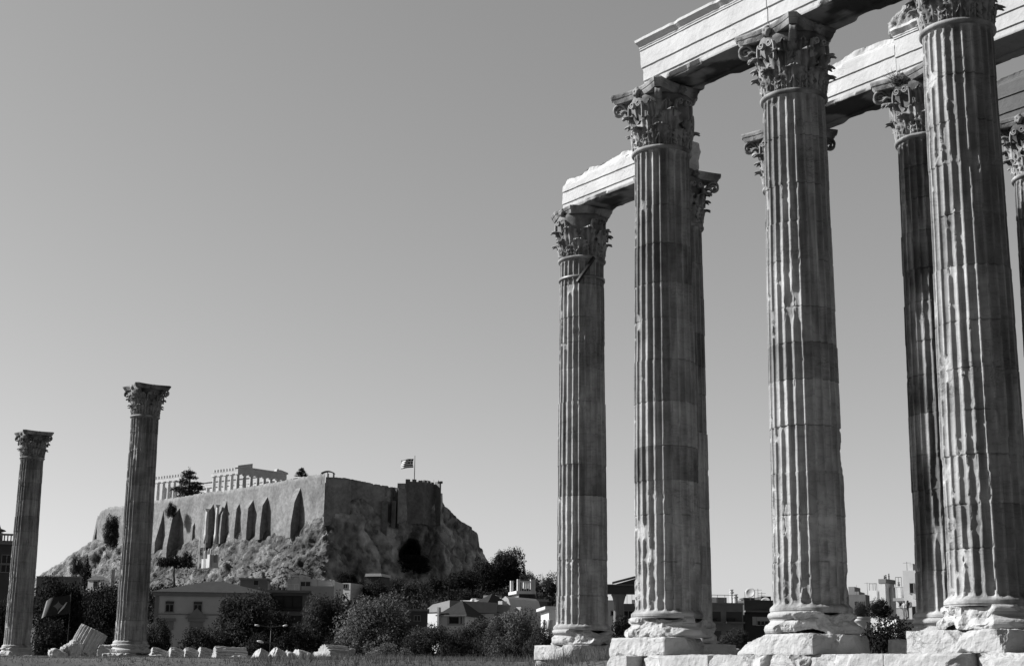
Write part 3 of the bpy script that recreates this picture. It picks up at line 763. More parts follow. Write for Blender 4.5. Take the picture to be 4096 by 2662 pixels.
rx = np.array([q[0] for q in rim]); ry = np.array([q[1] for q in rim])
ncol, nrow = 620, 130
xd = np.linspace(62, 1158, ncol)
top_y = np.interp(xd, rx, ry)
Yt = np.array([swall_Y(x * D) if x <= 757 else ewall_Y(x) for x in xd])
Yt = np.where(xd < 222, np.interp(xd, [60, 222], [745, Yt[np.argmin(abs(xd - 222))]]), Yt)
kk = np.ones(9) / 9; Yt = np.convolve(np.pad(Yt, 4, 'edge'), kk, 'valid')
foot_y = np.interp(xd, [60, 200, 400, 600, 800, 1000, 1160], [1400, 1410, 1420, 1425, 1430, 1440, 1440])
slope = np.interp(xd, [60, 250, 600, 700, 757, 800, 1000, 1160], [1.6, 1.5, 1.25, .95, .6, .40, .38, .5])   # metres forward per metre down
V = np.zeros((nrow, ncol, 3))
for j in range(ncol):
    pt = at(xd[j] * D, top_y[j] * D, Yt[j])
    zt_ = pt[2]; zf_ = 8.0
    for i, k in enumerate(np.linspace(0, 1, nrow)):
        # k = 0 top; ledges: steep upper cliff, gentler talus
        dz = (zt_ - zf_) * k
        cl = .62
        f = slope[j] * (dz if k < cl else (zt_ - zf_) * cl + (dz - (zt_ - zf_) * cl) * 2.6)
        Yq = Yt[j] - f
        V[i, j] = (pt[0] / Yt[j] * Yq if False else pt[0] + (pt[0] / Yt[j]) * (-f), Yq, zt_ - dz)
xi = np.arange(ncol)
P = V.copy()
nrm_x = np.gradient(V, axis=1); nrm_y = np.gradient(V, axis=0); N_ = np.cross(nrm_y, nrm_x); N_ /= np.maximum(np.linalg.norm(N_, axis=-1, keepdims=True), 1e-6)
N_ = np.where(N_[..., 1:2] > 0, -N_, N_)
def ridge(q, seed, octs=5):
    o = 0; a_ = 1.0
    for k in range(octs):
        o = o + a_ * (1 - 2 * np.abs(vn(q, seed + 13 * k))); q = q * 2.1 + 3.7; a_ *= .52
    return o
n_big = fbm(P * np.array([.03, .03, .022]), 5, 2); n_sm = fbm(P * .4, 9, 4)
n_cliff = ridge(P * np.array([.07, .07, .030]) + .6 * vn(P * .05, 77)[..., None], 7, 5); n_rub = ridge(P * np.array([.10, .10, .12]), 15, 5)
kk_ = np.linspace(0, 1, nrow)[:, None]
amp = sst(0, .10, kk_) * np.ones((1, ncol))
east = sst(690, 790, xd)[None, :]
bil = -ridge(P * np.array([.060, .060, .034]) + .35 * np.stack([vn(P * .11, 71), vn(P * .11, 72), vn(P * .11, 73)], -1), 81, 6)
bil2 = -ridge(P * np.array([.12, .12, .14]) + .4 * np.stack([vn(P * .2, 74), vn(P * .2, 75), vn(P * .2, 76)], -1), 91, 5)
disp = amp * (2.2 * n_big + 1.6 + (2.3 * bil) * east + 1.15 * bil2 * (1 - .6 * east) + .7 * n_sm) + (1 - amp) * .6 * n_sm
V = V + N_ * disp[..., None]
n_cave = fbm(P * .11, 51, 3)
# cave in the east cliff
cxd, cyd = 953, 1283
for i in range(nrow):
    for j in range(ncol):
        if 900 < xd[j] < 1005:
            q = V[i, j]
            # photo row of this point
            fw = q[1] * cs + q[2] * sn; b = (-q[1] * sn + q[2] * cs) * CF / fw; yd = (1331 - b) / D
            e = ((xd[j] - cxd) / (27 + .35 * max(0, yd - cyd))) ** 2 + ((yd - cyd) / 27) ** 2 + .38 * n_cave[i, j]
            if e < 1: V[i, j] = q + np.array([q[0] / q[1], 1, .0]) * 34 * min(1, (1 - e) * 3.0)
# plateau behind the walls, then the far side of the hill
rows = []
wall_zone = ((xd > 222) & (xd < 1028))
Vtop = V[0]
inner = Vtop.copy(); inner[:, 1] += 3.0; inner[:, 0] += 3.0 * Vtop[:, 0] / Vtop[:, 1]
pz = np.where(wall_zone, 72.5, Vtop[:, 2] - 1.5)
inner2 = inner.copy(); inner2[:, 2] = np.where(wall_zone, np.maximum(pz, Vtop[:, 2]), pz)
plate = inner2.copy(); plate[:, 1] += 150; plate[:, 0] += 150 * Vtop[:, 0] / Vtop[:, 1]; plate[:, 2] = np.where(wall_zone, 78, pz - 12)
back = plate.copy(); back[:, 1] += 120; back[:, 2] = 5
VV = np.concatenate([np.stack([back, plate, inner2, inner]), V])
tone = np.ones(VV.shape[:2]); veg = fbm(VV * np.array([.05, .05, .05]), 31, 4)
up_ = np.zeros_like(veg); up_[4:] = sst(.25, .7, kk_)
tone = 1.0 - .5 * sst(-.05, .35, veg + .35 * up_ - .2 + .35 * fbm(VV * .22, 35, 4)) + .16 * fbm(VV * .2, 33, 4)
ck = np.zeros_like(veg); ck[4:] = -bil * east - bil2 * (1 - east) * .8; tone = tone * (1 - .5 * sst(.25, 1.1, ck)) * (1 + 2.3 * sst(720, 800, xd)[None, :])  # last factor: shaded east cliff toned lighter, in place of distance haze
pit = sst(.22, .5, fbm(VV * np.array([.24, .24, .17]), 37, 4)); tone = tone * (1 - .55 * pit) * (1 + .30 * fbm(VV * .55, 39, 3))
tone = np.where(xd[None, :] < 330, np.maximum(tone, .8) * 1.15, tone)
tag(mk('hill', VV.reshape(-1, 3), grid_faces(VV.shape[0], ncol), M['rock'], None, True, np.clip(tone, .3, 3.0)), kind='structure')

# ------------------------------------------------------------------ fortress walls on the rock
def curtain(pts, thick, sink, seed, step=2.2):
    """pts: (x, ytop, ybot, Y) in the 2380 px view -> wall mesh with worn top"""
    pts = np.array(pts, float)
    xs_ = np.arange(pts[0, 0], pts[-1, 0] + .01, step)
    if xs_[-1] < pts[-1, 0]: xs_ = np.append(xs_, pts[-1, 0])
    nr = 16; out = []
    for x in xs_:
        yt, yb, Y = (np.interp(x, pts[:, 0], pts[:, k]) for k in (1, 2, 3))
        a = at(x * D, yt * D, Y); b = at(x * D, yb * D, Y)
        zt_, zb_ = a[2], b[2] - sink
        n1 = vn(np.array([x * .35, 0, seed]), seed) * (.35 if seed == 3 else .10)
        col_ = [(a[0], Y, zt_ + n1 + (zb_ - zt_ - n1) * i / (nr - 1)) for i in range(nr)]
        k = a[0] / Y
        col_ = [(a[0] + k * thick, Y + thick, zb_), (a[0] + k * thick, Y + thick, zt_ + n1)] + col_
        out.append(col_)
    V = np.array(out).transpose(1, 0, 2)
    V[2:, :, 1] -= .35 * fbm(V[2:] * np.array([.15, .15, .15]), seed, 4)
    F = grid_faces(V.shape[0], V.shape[1]).tolist()
    nc = V.shape[1]
    for j in (0, nc - 1): F.append([i * nc + j for i in range(V.shape[0])])
    tone = 1 + .16 * fbm(V * np.array([.10, .10, .22]), seed + 3, 4)
    return V.reshape(-1, 3), F, np.clip(tone, .6, 1.25)
def Z1(x, y): return ((550 + x / 2.975) / D, (1750 + y / 2.975) / D)     # readings from enlarged views
def Z2(x, y): return ((1250 + x / 2.975) / D, (1780 + y / 2.975) / D)
south_top = [(220, 1246), (223, 1222), (227, 1204), (234, 1189), (254, 1178), (290, 1175)] + [Z1(x, y) for x, y in ((200, 745), (500, 705), (780, 655), (1050, 625), (1350, 575), (1700, 515), (1900, 478), (2000, 455), (2120, 440), (2232, 428))]
sx_ = [q[0] for q in south_top]; sy_ = [q[1] for q in south_top]
wall = thing('fortress_wall', (0, 0, 0), 'long pale citadel wall with pointed buttresses on top of the rock', 'fortress wall')
wp = [(x, np.interp(x, sx_, sy_), np.interp(x, rx, ry), swall_Y(x * D)) for x in np.arange(220, 757.1, 2.0)]
V, F, tn = curtain(wp, 4, 5, 3); mk('south_wall', V, F, M['wall'], wall, True, tn * 1.05)
et = [Z2(x, y) for x, y in ((150, 372), (260, 378), (400, 388), (560, 420), (718, 452), (722, 466), (740, 460), (800, 464), (815, 478), (830, 474), (900, 484), (910, 506), (925, 494), (1000, 500), (1108, 518))]
ex = [q[0] for q in et]; ey = [q[1] for q in et]
wp = [(x, np.interp(x, ex, ey), np.interp(x, rx, ry), ewall_Y(x) + (3.2 if 895 < x < 925 else 0) - (1.6 if x < 815 else 0)) for x in np.arange(757.3, 990, 1.2)]
V, F, tn = curtain(wp, 4, 6, 4, 1.2); mk('east_wall', V, F, M['wall'], wall, True, tn * 1.5)  # shaded east face toned lighter, haze put into the colour
# pilaster-like piers of the east wall
for xa, xb, yb in ((888, 900, 1222), (911, 918, 1225)):
    a = at(xa * D, 1163 * D, ewall_Y(xa) - 1.2); b = at(xb * D, yb * D, ewall_Y(xb) - 1.2)
    m = MB(); m.box(a[0], b[0], a[1] - .6, a[1] + 5, b[2] - 4, a[2]); o = m.build('pier', M['wall'], wall); o.data.attributes.new('tone', 'FLOAT', 'POINT').data.foreach_set('value', [.95] * 8)
def tonebox(o, v=1.0):
    a = o.data.attributes.new('tone', 'FLOAT', 'POINT'); a.data.foreach_set('value', [v] * len(o.data.vertices)); return o
# buttresses: wedge plates standing out from the south wall
wd = SW1 - SW0; wd = wd / np.linalg.norm(wd); wn = np.array([-wd[1], wd[0]]); wn = wn if wn[1] < 0 else -wn
buts = [(310, 755, None, 0, 205, 285, 1245), (500, 800, 395, 950, 345, 500, 1300), (690, 965, 652, 1050, 648, 708, 1178), (905, 750, 835, 880, 805, 908, 1168), (1062, 690, 995, 920, 985, 1073, 1118),
        (1212, 750, 1165, 850, 1150, 1225, 1098), (1380, 710, 1305, 840, 1295, 1405, 1072), (1547, 675, 1475, 810, 1455, 1580, 1068), (1935, 560, 1855, 770, 1820, 2003, 1042)]
for (ax, ay, shx, shy, bl, br, by) in buts + [(-336, 821, None, 0, -397, -336, 1218), (-479, 951, None, 0, -513, -493, 1184)]:
    apx, apy = Z1(ax, ay); brx, bry = Z1(max(br, ax), by)
    Yw = swall_Y(apx * D); A = at(apx * D, apy * D, Yw); B = at(apx * D, bry * D, Yw)
    h = A[2] - B[2]
    sc = 6130 * (wn @ np.array([1, -A[0] / A[1]])) / Yw     # photo pixels per metre of projection
    d_ = abs((ax - bl) / 2.975 / sc); d2 = abs((ax - shx) / 2.975 / sc) if shx else d_ * .45
    hs = h * (1 - (shy - ay) / (by - ay)) if shx else h * .5
    prof = [(-1.0, -5), (d_, -5), (d_, 0), (d2, hs), (.0, h), (-1.0, h)]
    wdt = 3.3 if by - ay > 250 else 1.6
    m = MB(); m.prism(prof, -.0, wdt, 'x')
    Vq = np.array(m.v); Vw = np.zeros_like(Vq)
    Vw[:, :2] = B[:2] + Vq[:, :1] * wd + Vq[:, 1:2] * wn; Vw[:, 2] = B[2] + Vq[:, 2]
    o = mk('buttress', Vw, m.f, M['wall'], wall); tonebox(o, 1.0)
# tower at the east end
tw = thing('bastion', at(1000 * D, 1170 * D, 600), 'square lookout tower at the right end of the citadel wall, under the flag', 'tower')
def wbox(name, x0, x1, yt, yb, Y, dep, parent, mat, sink=3, tone=.95):
    a = at(x0 * D, yt * D, Y); b = at(x1 * D, yb * D, Y); l = parent.location
    m = MB(); m.box(a[0] - l.x, b[0] - l.x, Y - l.y, Y + dep - l.y, b[2] - sink - l.z, a[2] - l.z)
    return tonebox(m.build(name, mat, parent), tone)
bx0, by0 = Z2(1108, 425); bx1, by1 = Z2(1530, 440)
# angled prow: plan polygon
a = at(bx0 * D, by0 * D, 600); ztop = a[2]; zbot = at(bx1 * D, 1185 * D, 606)[2] - 6
plan = [at(bx0 * D, 0, 600)[:2], at(Z2(1330, 0)[0] * D, 0, 597)[:2], at(Z2(1450, 0)[0] * D, 0, 606)[:2], at(Z2(1532, 0)[0] * D, 0, 606.5)[:2], at(Z2(1532, 0)[0] * D, 0, 624)[:2], at(bx0 * D, 0, 624)[:2]]
plan = [np.array([at(bx0 * D, by0 * D, 600)[0], 600]), np.array([at(Z2(1330, 0)[0] * D, by0 * D, 602.5)[0], 602.5]), np.array([at(Z2(1455, 0)[0] * D, by0 * D, 609)[0], 609]), np.array([at(Z2(1532, 0)[0] * D, by0 * D, 606)[0], 606]), np.array([at(Z2(1532, 0)[0] * D, by0 * D, 622)[0], 622]), np.array([at(bx0 * D, by0 * D, 622)[0], 622])]
n = len(plan); Vq = [(q[0] - tw.location.x, q[1] - tw.location.y, z - tw.location.z) for z in (zbot, ztop) for q in plan]
Fq = [(k, (k + 1) % n, n + (k + 1) % n, n + k) for k in range(n)] + [tuple(range(n, 2 * n))]
tonebox(mk('tower_body', Vq, Fq, M['wall'], tw), .92)
m = MB()
for k in range(n):
    p, q = plan[k], plan[(k + 1) % n]; dv = q - p; Ln = np.linalg.norm(dv); dv /= Ln; nv = np.array([dv[1], -dv[0]])
    for s0 in np.arange(0.2, Ln - .6, 2.6):
        if k in (4,) : continue
        a_ = p + dv * s0; b_ = p + dv * min(s0 + 1.7, Ln)
        poly = [a_, b_, b_ - nv * .8, a_ - nv * .8]
        V8 = [(c_[0] - tw.location.x, c_[1] - tw.location.y, zz_ - tw.location.z) for zz_ in (ztop - .02, ztop + .7 + .25 * math.sin(s0 * 3)) for c_ in poly]
        m.add(V8, [(0, 1, 5, 4), (1, 2, 6, 5), (2, 3, 7, 6), (3, 0, 4, 7), (4, 5, 6, 7)])
tonebox(m.build('parapet', M['wall'], tw), .9)
wbox('side_terrace', Z2(1012, 0)[0], Z2(1112, 0)[0], Z2(0, 450)[1], Z2(0, 520)[1], 612, 12, tw, M['wall'], 2, 1.15)

# small pavilion on the wall corner and site fence
cpt = at(Z1(2262, 0)[0] * D, Z1(0, 460)[1] * D, 582)
t = thing('lookout_frame', cpt, 'small framed shelter on the corner of the citadel wall', 'shelter')
m = MB()
for x in (-2.2, 0, 2.2):
    for y in (0, 3): m = MB(); m.tube((x, y, -3), (x, y, 1.6), .16); m.build('post', M['darkmetal'], t)
m = MB(); n = 8
arc = [(-2.6 + 5.2 * k / n, 1.5 + .8 * math.sin(math.pi * k / n)) for k in range(n + 1)]
m.prism(arc + [(x, z - .22) for x, z in arc[::-1]], -.3, 3.3); m.build('roof', M['metal'], t)
m = MB(); m.prism([(-7, -.6), (-2.4, -.6), (-2.4, .9)], 7, 9); m.build('ramp_wall', M['plaster'], t)

# flag on the bastion
fp = at(963 * D, 1116 * D, 608); ft = at(963 * D, 1058 * D, 608)
t = thing('flagpole', fp, 'tall thin flagpole with a striped flag on the lookout tower', 'flagpole')
hp_ = ft[2] - fp[2]
m = MB(); m.tube((0, 0, -4), (0, 0, hp_), .22, .12); m.build('pole', M['metal'], t)
wf = 6.6; hf = 3.6; nx, nz = 36, 27
Vf = []; 
for i in range(nz + 1):
    for j in range(nx + 1):
        u_ = j / nx; v_ = i / nz
        Vf.append((-.45 - wf * .78 * u_ * (1 + .02 * math.sin(6 * v_)) - .3 * math.sin(v_ * 3.1), .9 * math.sin(u_ * 7 + v_ * 1.2) * u_, hp_ - 1.3 - hf * (1 - v_) - .5 * u_ + .25 * math.sin(u_ * 6) * u_))
Ff = grid_faces(nz + 1, nx + 1); fmi = []
for i in range(nz):
    for j in range(nx):
        stripe = 8 - i * 9 // nz          # 0 = top stripe
        col_ = 1 if stripe % 2 == 0 else 0
        if stripe < 5 and j < nx * 10 / 27:
            cj = j / (nx * 10 / 27) * 5
            col_ = 0 if (stripe == 2 or 2 <= cj < 3) else 1
        fmi.append(col_)
mk('flag', Vf, Ff, [M['flagw'], M['flagb']], t, True, fm=fmi)
# second flag by the trees on the left
fp = at(158 * D, 1480 * D, 118); ft = at(160 * D, 1376 * D, 118)
t = thing('flagpole', (fp[0], fp[1], 0), 'thin pole with a dark waving flag in front of the trees at the left', 'flagpole')
m = MB(); m.tube((0, 0, 0), (0, 0, ft[2]), .045, .03); m.build('pole', M['darkmetal'], t)
nx, nz = 96, 60; Vf = []; fmi = []
W2 = 2.1; H2 = 1.5
for i in range(nz + 1):
    for j in range(nx + 1):
        u_ = j / nx; v_ = i / nz
        Vf.append((-.05 - W2 * u_ * (1 - .1 * v_), .25 * math.sin(u_ * 6 + v_), ft[2] - .1 - H2 * (1 - v_) * (1 - .12 * u_) - .75 * u_ ** 2 * .9 - .1 * math.sin(u_ * 5)))
for i in range(nz):
    for j in range(nx):
        u_ = (j + .5) / nx; v_ = (i + .5) / nz
        star = (abs(u_ - .45) * 1.5) ** .7 + (abs(v_ - .5)) ** .7 < .40
        diag = abs((u_ - .30) + .5 * (v_ - .36)) < .045 * (1 - abs(v_ - .38) * 2.5) and .10 < v_ < .64
        fmi.append(2 if diag else (1 if star or (u_ > .93) else 0))
mk('flag', Vf, grid_faces(nz + 1, nx + 1), [M['flagd'], M['flagp'], M['flagw']], t, True, fm=fmi)

# ------------------------------------------------------------------ the ruined temple on the rock
pc = at(952 * 1.0, 1880, 700)
PX = np.array([.629, .777]); PY = np.array([-.777, .629])
t = thing('ruined_temple', (pc[0], pc[1], 80.6), 'ruined white colonnaded temple on top of the rock behind a dark conifer', 'temple', None, math.atan2(PX[1], PX[0]))
m = MB()
for k in range(3): m.box(-.4 * k - .6, 30.9 + .4 * k + .6, -.4 * k - .6, 69.5 + .4 * k + .6, -.5 * k - .5, -.5 * k)
m.box(-3, 34, -3, 73, -8, -1.5); m.build('platform', M['parth'], t)
cm = MB(); cm.lathe([(.95, 0), (.93, 3), (.86, 6.5), (.74, 9.4), (.76, 9.6), (1.0, 9.9), (1.05, 10.0)], 14); cm.box(-1.05, 1.05, -1.05, 1.05, 10.0, 10.42)
proto = cm.build('column', M['parth'], t, loc=(1, 1, 0))
spots = [(1 + 4.13 * k, 1.0) for k in range(8)] + [(1.0, 1 + 4.22 * k) for k in (1, 2, 3, 4)] + [(1.0, 1 + 4.22 * k) for k in range(9, 17)] + [(29.9, 1 + 4.22 * k) for k in range(1, 17)]
first = True
for q in spots:
    if first: proto.location = (q[0], q[1], 0); first = False; continue
    c = proto.copy(); C.objects.link(c); c.location = (q[0], q[1], 0)
sm = MB(); sm.lathe([(.95, 0), (.93, 2.5), (.9, 5.2)], 14); sm.build('broken_column', M['parth'], t, loc=(1, 1 + 4.22 * 5, 0))
def entab(name, x0, x1, y0, y1, gaps=False):
    m = MB(); m.box(x0, x1, y0, y1, 10.42, 11.75); m.box(x0 - .06, x1 + .06, y0 - .06, y1 + .06, 11.753, 11.9)
    if not gaps:
        m.box(x0 + .03, x1 - .03, y0 + .03, y1 - .03, 11.903, 13.2); m.box(x0 - .5, x1 + .5, y0 - .5, y1 + .5, 13.203, 13.8)
    else:
        y = y0 + .3
        while y < y1 - .8: m.box(x0 + .05, x1 - .05, y, y + .95, 11.903, 13.25); y += 2.11
    return m.build(name, M['parth'], t)
entab('east_entablature', .05, 30.85, .05, 1.95)
entab('south_entablature', .06, 1.9, 1.96, 19.2, True)
entab('south_entablature', .06, 1.9, 37.8, 69.4, True)
entab('north_entablature', 29.0, 30.84, 1.96, 69.4)
m = MB(); m.prism([(-.4, 13.803), (8.6, 13.803), (8.6, 15.9), (-.4, 14.0)], -.3, 1.6); m.build('pediment_corner', M['parth'], t)
m = MB(); m.prism([(31.2, 13.803), (31.2, 14.0), (26.5, 14.9), (25.6, 14.7), (25.2, 15.2), (24.2, 15.0), (23.8, 13.803)], -.3, 1.6); m.build('pediment_corner', M['parth'], t)
m = MB(); m.box(24.5, 25.6, 8, 62, 0, 9.0); m.box(5.3, 6.4, 40, 62, 0, 8.5); m.build('inner_wall', M['parth'], t)

# two thin monument columns standing against the south wall
for i, (xc, yt, yb, lb) in enumerate(((815, 845, 1165, 'shorter slim column standing below the citadel wall'), (935, 798, 1165, 'taller slim column standing below the citadel wall'))):
    a = Z1(xc, yt); b = Z1(xc, yb); Yq = swall_Y(a[0] * D) - 6.5
    A = at(a[0] * D, a[1] * D, Yq); B = at(b[0] * D, b[1] * D, Yq); h = A[2] - B[2]
    t = thing('monument_column', B, lb, 'column', 'slim columns below the citadel wall')
    m = MB(); m.lathe([(.95, -3), (.95, .5), (.8, .6), (.7, h * .5), (.62, h - 1.2)], 14); m.build('shaft', M['parth'], t, True)
    m = MB(); m.lathe([(.62, h - 1.2), (.8, h - .6), (1.15, h - .15), (1.2, h)], 14); m.build('capital', M['parth'], t)

# white chapel and scaffold frame on the slope
b = Z1(790, 1480); Yq = 560
B = at(b[0] * D, b[1] * D, Yq)
t = thing('chapel', B, 'small white chapel with domes and thin masts on the rocky slope', 'building', None, -.75)
k = 560 / 6000 / 2.975
m = MB(); m.box((850 - 790) * k, (900 - 790) * k, 0, 4, -2, 90 * k); m.box((690 - 790) * k, (848 - 790) * k, 1.2, 4, -2, 45 * k); m.build('wall', M['plaster'], t)
for x, h, rr in ((705, 150, 22), (775, 170, 17), (822, 165, 20), (905, 100, 20)):
    m = MB(); rr *= k; h *= k; m.lathe([(rr, 0), (rr, h - rr), (rr * .85, h - rr * .5), (rr * .5, h - rr * .12), (.05, h)], 12, (x - 790) * k, 2.5); m.build('dome', M['cream'], t, True)
m = MB()
for x, h in ((630, 310), (650, 320), (735, 180), (765, 260), (905, 190)): m.tube(((x - 790) * k, 1, -2), ((x - 790 + random.Random(x).uniform(-8, 8)) * k, 1, h * k), .12, .07, 5)
m.tube(((600 - 790) * k, 1, 20 * k), ((635 - 790) * k, 1, 300 * k), .10, .07, 5); m.build('mast', M['whitemetal'], t)

# ------------------------------------------------------------------ trees and bushes
def leaf_cloud(seed, n, clumps, size, flat=.0, shell=.55):
    """clumps: list of (cx,cy,cz, rx,ry,rz, weight) -> leaf quads"""
    g = np.random.default_rng(seed)
    w_ = np.array([c[6] for c in clumps]); w_ = w_ / w_.sum()
    ci = g.choice(len(clumps), n, p=w_); c = np.array(clumps)[ci]
    d = g.normal(size=(n, 3)); d /= np.linalg.norm(d, axis=1, keepdims=True)
    rr = shell + (1 - shell) * g.random(n) ** .5
    rr = rr * (1 + .38 * fbm(d * 2.2 + ci[:, None] * 3.1, seed, 3))
    P = c[:, :3] + d * c[:, 3:6] * rr[:, None]
    nrm = d * .6 + g.normal(size=(n, 3)) * .75; nrm[:, 2] += flat; nrm /= np.linalg.norm(nrm, axis=1, keepdims=True)
    a = np.cross(nrm, g.normal(size=(n, 3))); a /= np.linalg.norm(a, axis=1, keepdims=True); b = np.cross(nrm, a)
    s_ = size * g.uniform(.55, 1.35, n)[:, None]
    a = a * s_; b = b * s_ * .6
    V = np.stack([P - a, P - b * .9, P + a, P + b * .9], 1).reshape(-1, 3)
    F = np.arange(4 * n).reshape(n, 4)
    tone = np.repeat(np.clip(g.normal(1, .14, n) * (.95 + .38 * hsh(ci, ci, ci, seed)), .4, 1.7), 4)
    return V, F, tone

def tree_mesh(kind, seed):
    rg = random.Random(seed); cl = []
    if kind in ('broad', 'olive', 'bush'):
        nC = dict(broad=58, olive=54, bush=26)[kind]
        z0 = dict(broad=.50, olive=.47, bush=.42)[kind]
        for k in range(nC):
            a = rg.uniform(0, 6.28); el = rg.uniform(-1.0, 1.0); rr = rg.choice((.14, .20, .26, .34)) * rg.uniform(.85, 1.2) * (1 if kind != 'bush' else 1.15)
            R_ = .37 * math.sqrt(max(.12, 1 - el * el * (.8 if el > 0 else .35)))
            cl.append((R_ * math.cos(a) * rg.uniform(.55, 1), R_ * math.sin(a) * rg.uniform(.55, 1), z0 + el * ((.36 if el > 0 else .42) if kind != 'bush' else .30), rr * .6, rr * .6, rr * rg.uniform(.45, .8), rr * rr * 10))
    elif kind == 'cypress':
        for k in range(16):
            z = .08 + .86 * k / 15; r_ = .15 * math.sin(math.pi * min(1, (z + .12) ** .8)) + .03
            cl.append((rg.uniform(-.02, .02), rg.uniform(-.02, .02), z, r_, r_, .10, r_))
    elif kind == 'conifer':
        for k in range(44):
            z = .10 + .84 * rg.random() ** 1.2; R_ = (1 - z) * .48 + .02; a = rg.uniform(0, 6.28)
            cl.append((R_ * .75 * math.cos(a), R_ * .75 * math.sin(a), z, .10 + .10 * (1 - z), .10 + .10 * (1 - z), .045, R_ + .05))
        cl.append((0, 0, .9, .04, .04, .12, .1))
    elif kind == 'umbrella':
        for k in range(18):
            a = rg.uniform(0, 6.28); R_ = .42 * math.sqrt(rg.random())
            cl.append((R_ * math.cos(a), R_ * math.sin(a), .76 + .14 * (1 - R_ / .45) + rg.uniform(-.04, .04), .18, .18, .09, 1))
    n = dict(broad=19000, olive=22000, bush=11000, cypress=4000, conifer=6000, umbrella=6000)[kind]
    sz = dict(broad=.019, olive=.0155, bush=.022, cypress=.018, conifer=.022, umbrella=.022)[kind]
    return leaf_cloud(seed, n, cl, sz, shell=.5)

def trunk_mesh(kind, seed):
    rg = random.Random(seed + 5); m = MB()
    top = dict(broad=.42, olive=.34, bush=.22, cypress=.8, conifer=.9, umbrella=.70)[kind]
    r0 = dict(broad=.035, olive=.035, bush=.02, cypress=.025, conifer=.03, umbrella=.035)[kind]
    p = (0, 0, -.08)
    for k in range(4):
        q = (p[0] + rg.uniform(-.02, .02), p[1] + rg.uniform(-.02, .02), top * (k + 1) / 4)
        m.tube(p, q, r0 * (1.25 - .2 * k), r0 * (1.05 - .2 * k), 7); p = q
    if kind not in ('cypress', 'conifer'):
        for k in range(6):
            a = k * 1.05 + rg.uniform(-.3, .3)
            q = (p[0] + .22 * math.cos(a), p[1] + .22 * math.sin(a), top + rg.uniform(.12, .26))
            m.tube(p, q, r0 * .5, r0 * .22, 6)
    return m
TREE = {}
def tree_protos(kind, var, mat):
    key = (kind, var, mat)
    if key not in TREE:
        sd = hash_kind(kind) + var * 13
        V, F, tn = tree_mesh(kind, sd); o = mk('crown', V, F, M[mat], tone=tn)
        t_ = trunk_mesh(kind, sd).build('trunk', M['bark'])
        TREE[key] = (o.data, t_.data); bpy.data.objects.remove(o); bpy.data.objects.remove(t_)
    return TREE[key]
def hash_kind(k): return dict(broad=100, olive=200, bush=300, cypress=400, conifer=500, umbrella=600)[k]
NAMES = dict(broad='broadleaf_tree', olive='olive_tree', bush='bush', cypress='cypress_tree', conifer='conifer_tree', umbrella='umbrella_pine')
def tree(kind, x0, x1, yt, yb, Y, label, mat='leaf', var=0, group=None, rot=None, wfac=None):
    """bounding box in the 2380 px view at distance Y"""
    a = at((x0 + x1) / 2 * D, yt * D, Y); b = at((x0 + x1) / 2 * D, yb * D, Y)
    h = a[2] - b[2]; wdt = (at(x1 * D, yb * D, Y)[0] - at(x0 * D, yb * D, Y)[0])
    nat = dict(broad=1.0, olive=1.0, bush=1.0, cypress=.36, conifer=.9, umbrella=1.15)[kind]
    t = thing(NAMES[kind], b, label, 'bush' if kind == 'bush' else 'tree', group)
    t.rotation_euler = (0, 0, rot if rot is not None else (x0 * 1.37) % 6.28)
    sx = wdt / nat * 1.12
    top = dict(broad=1.0, olive=.97, bush=.88, cypress=1.0, conifer=1.05, umbrella=1.0)[kind]
    t.scale = (sx, sx, h / top)
    cm_, tm_ = tree_protos(kind, var, mat)
    for nm, me in (('trunk', tm_), ('crown', cm_)):
        o = bpy.data.objects.new(nm, me); C.objects.link(o); o.parent = t
    return t
G1 = 'trees along the edge of the temple field'
tree('broad', -30, 32, 1385, 1560, 150, 'black tree mass at the extreme left edge below the balustraded house', 'leafd', 0, G1)
tree('broad', 70, 190, 1350, 1560, 140, 'dark tree right behind the leftmost lone column', 'leafd', 1, G1)
tree('broad', 150, 262, 1362, 1560, 150, 'dark tree between the two flag and column, behind the leaning drum', 'leafd', 2, G1)
tree('broad', 215, 330, 1358, 1550, 145, 'dark tree left of the taller lone column, behind it', 'leafd', 0, G1, 2.0)
tree('bush', 335, 392, 1428, 1530, 135, 'dark bush beside the house corner right of the taller lone column', 'leaf', 0, G1)
tree('bush', 415, 520, 1455, 1550, 132, 'low dark bush in front of the hip roofed house', 'leaf', 1, G1)
tree('broad', 485, 640, 1380, 1580, 135, 'large dark tree covering the right half of the hip roofed house', 'leaf', 1, G1)
tree('broad', 590, 700, 1420, 1570, 140, 'dark tree behind the double headed lamp', 'leafd', 2, G1, 1.0)
tree('broad', 690, 812, 1383, 1570, 130, 'feathery dark tree just left of the sunlit round tree', 'leaf', 2, G1)
tree('olive', 795, 975, 1382, 1575, 122, 'big round sunlit tree below the cliff, tallest at the field edge', 'leafl', 0, G1)
tree('olive', 940, 1085, 1450, 1565, 118, 'low rounded tree right of the big sunlit tree', 'leaf', 1, G1)
tree('olive', 1045, 1175, 1440, 1565, 116, 'low tree in front of the white villas', 'leaf', 2, G1)
tree('olive', 1120, 1258, 1412, 1565, 112, 'sunlit tree left of the iron strapped column', 'leafl', 1, G1)
tree('bush', 1225, 1292, 1450, 1560, 100, 'bush touching the left side of the iron strapped column base', 'leaf', 2, G1)
tree('bush', 860, 960, 1490, 1560, 104, 'small pale bush at the foot of the big sunlit tree', 'leafl', 0, G1)
tree('bush', 1420, 1482, 1428, 1520, 80, 'dark round bush between the strapped column and the broken base', 'leafd', 1, 'bushes between the columns')
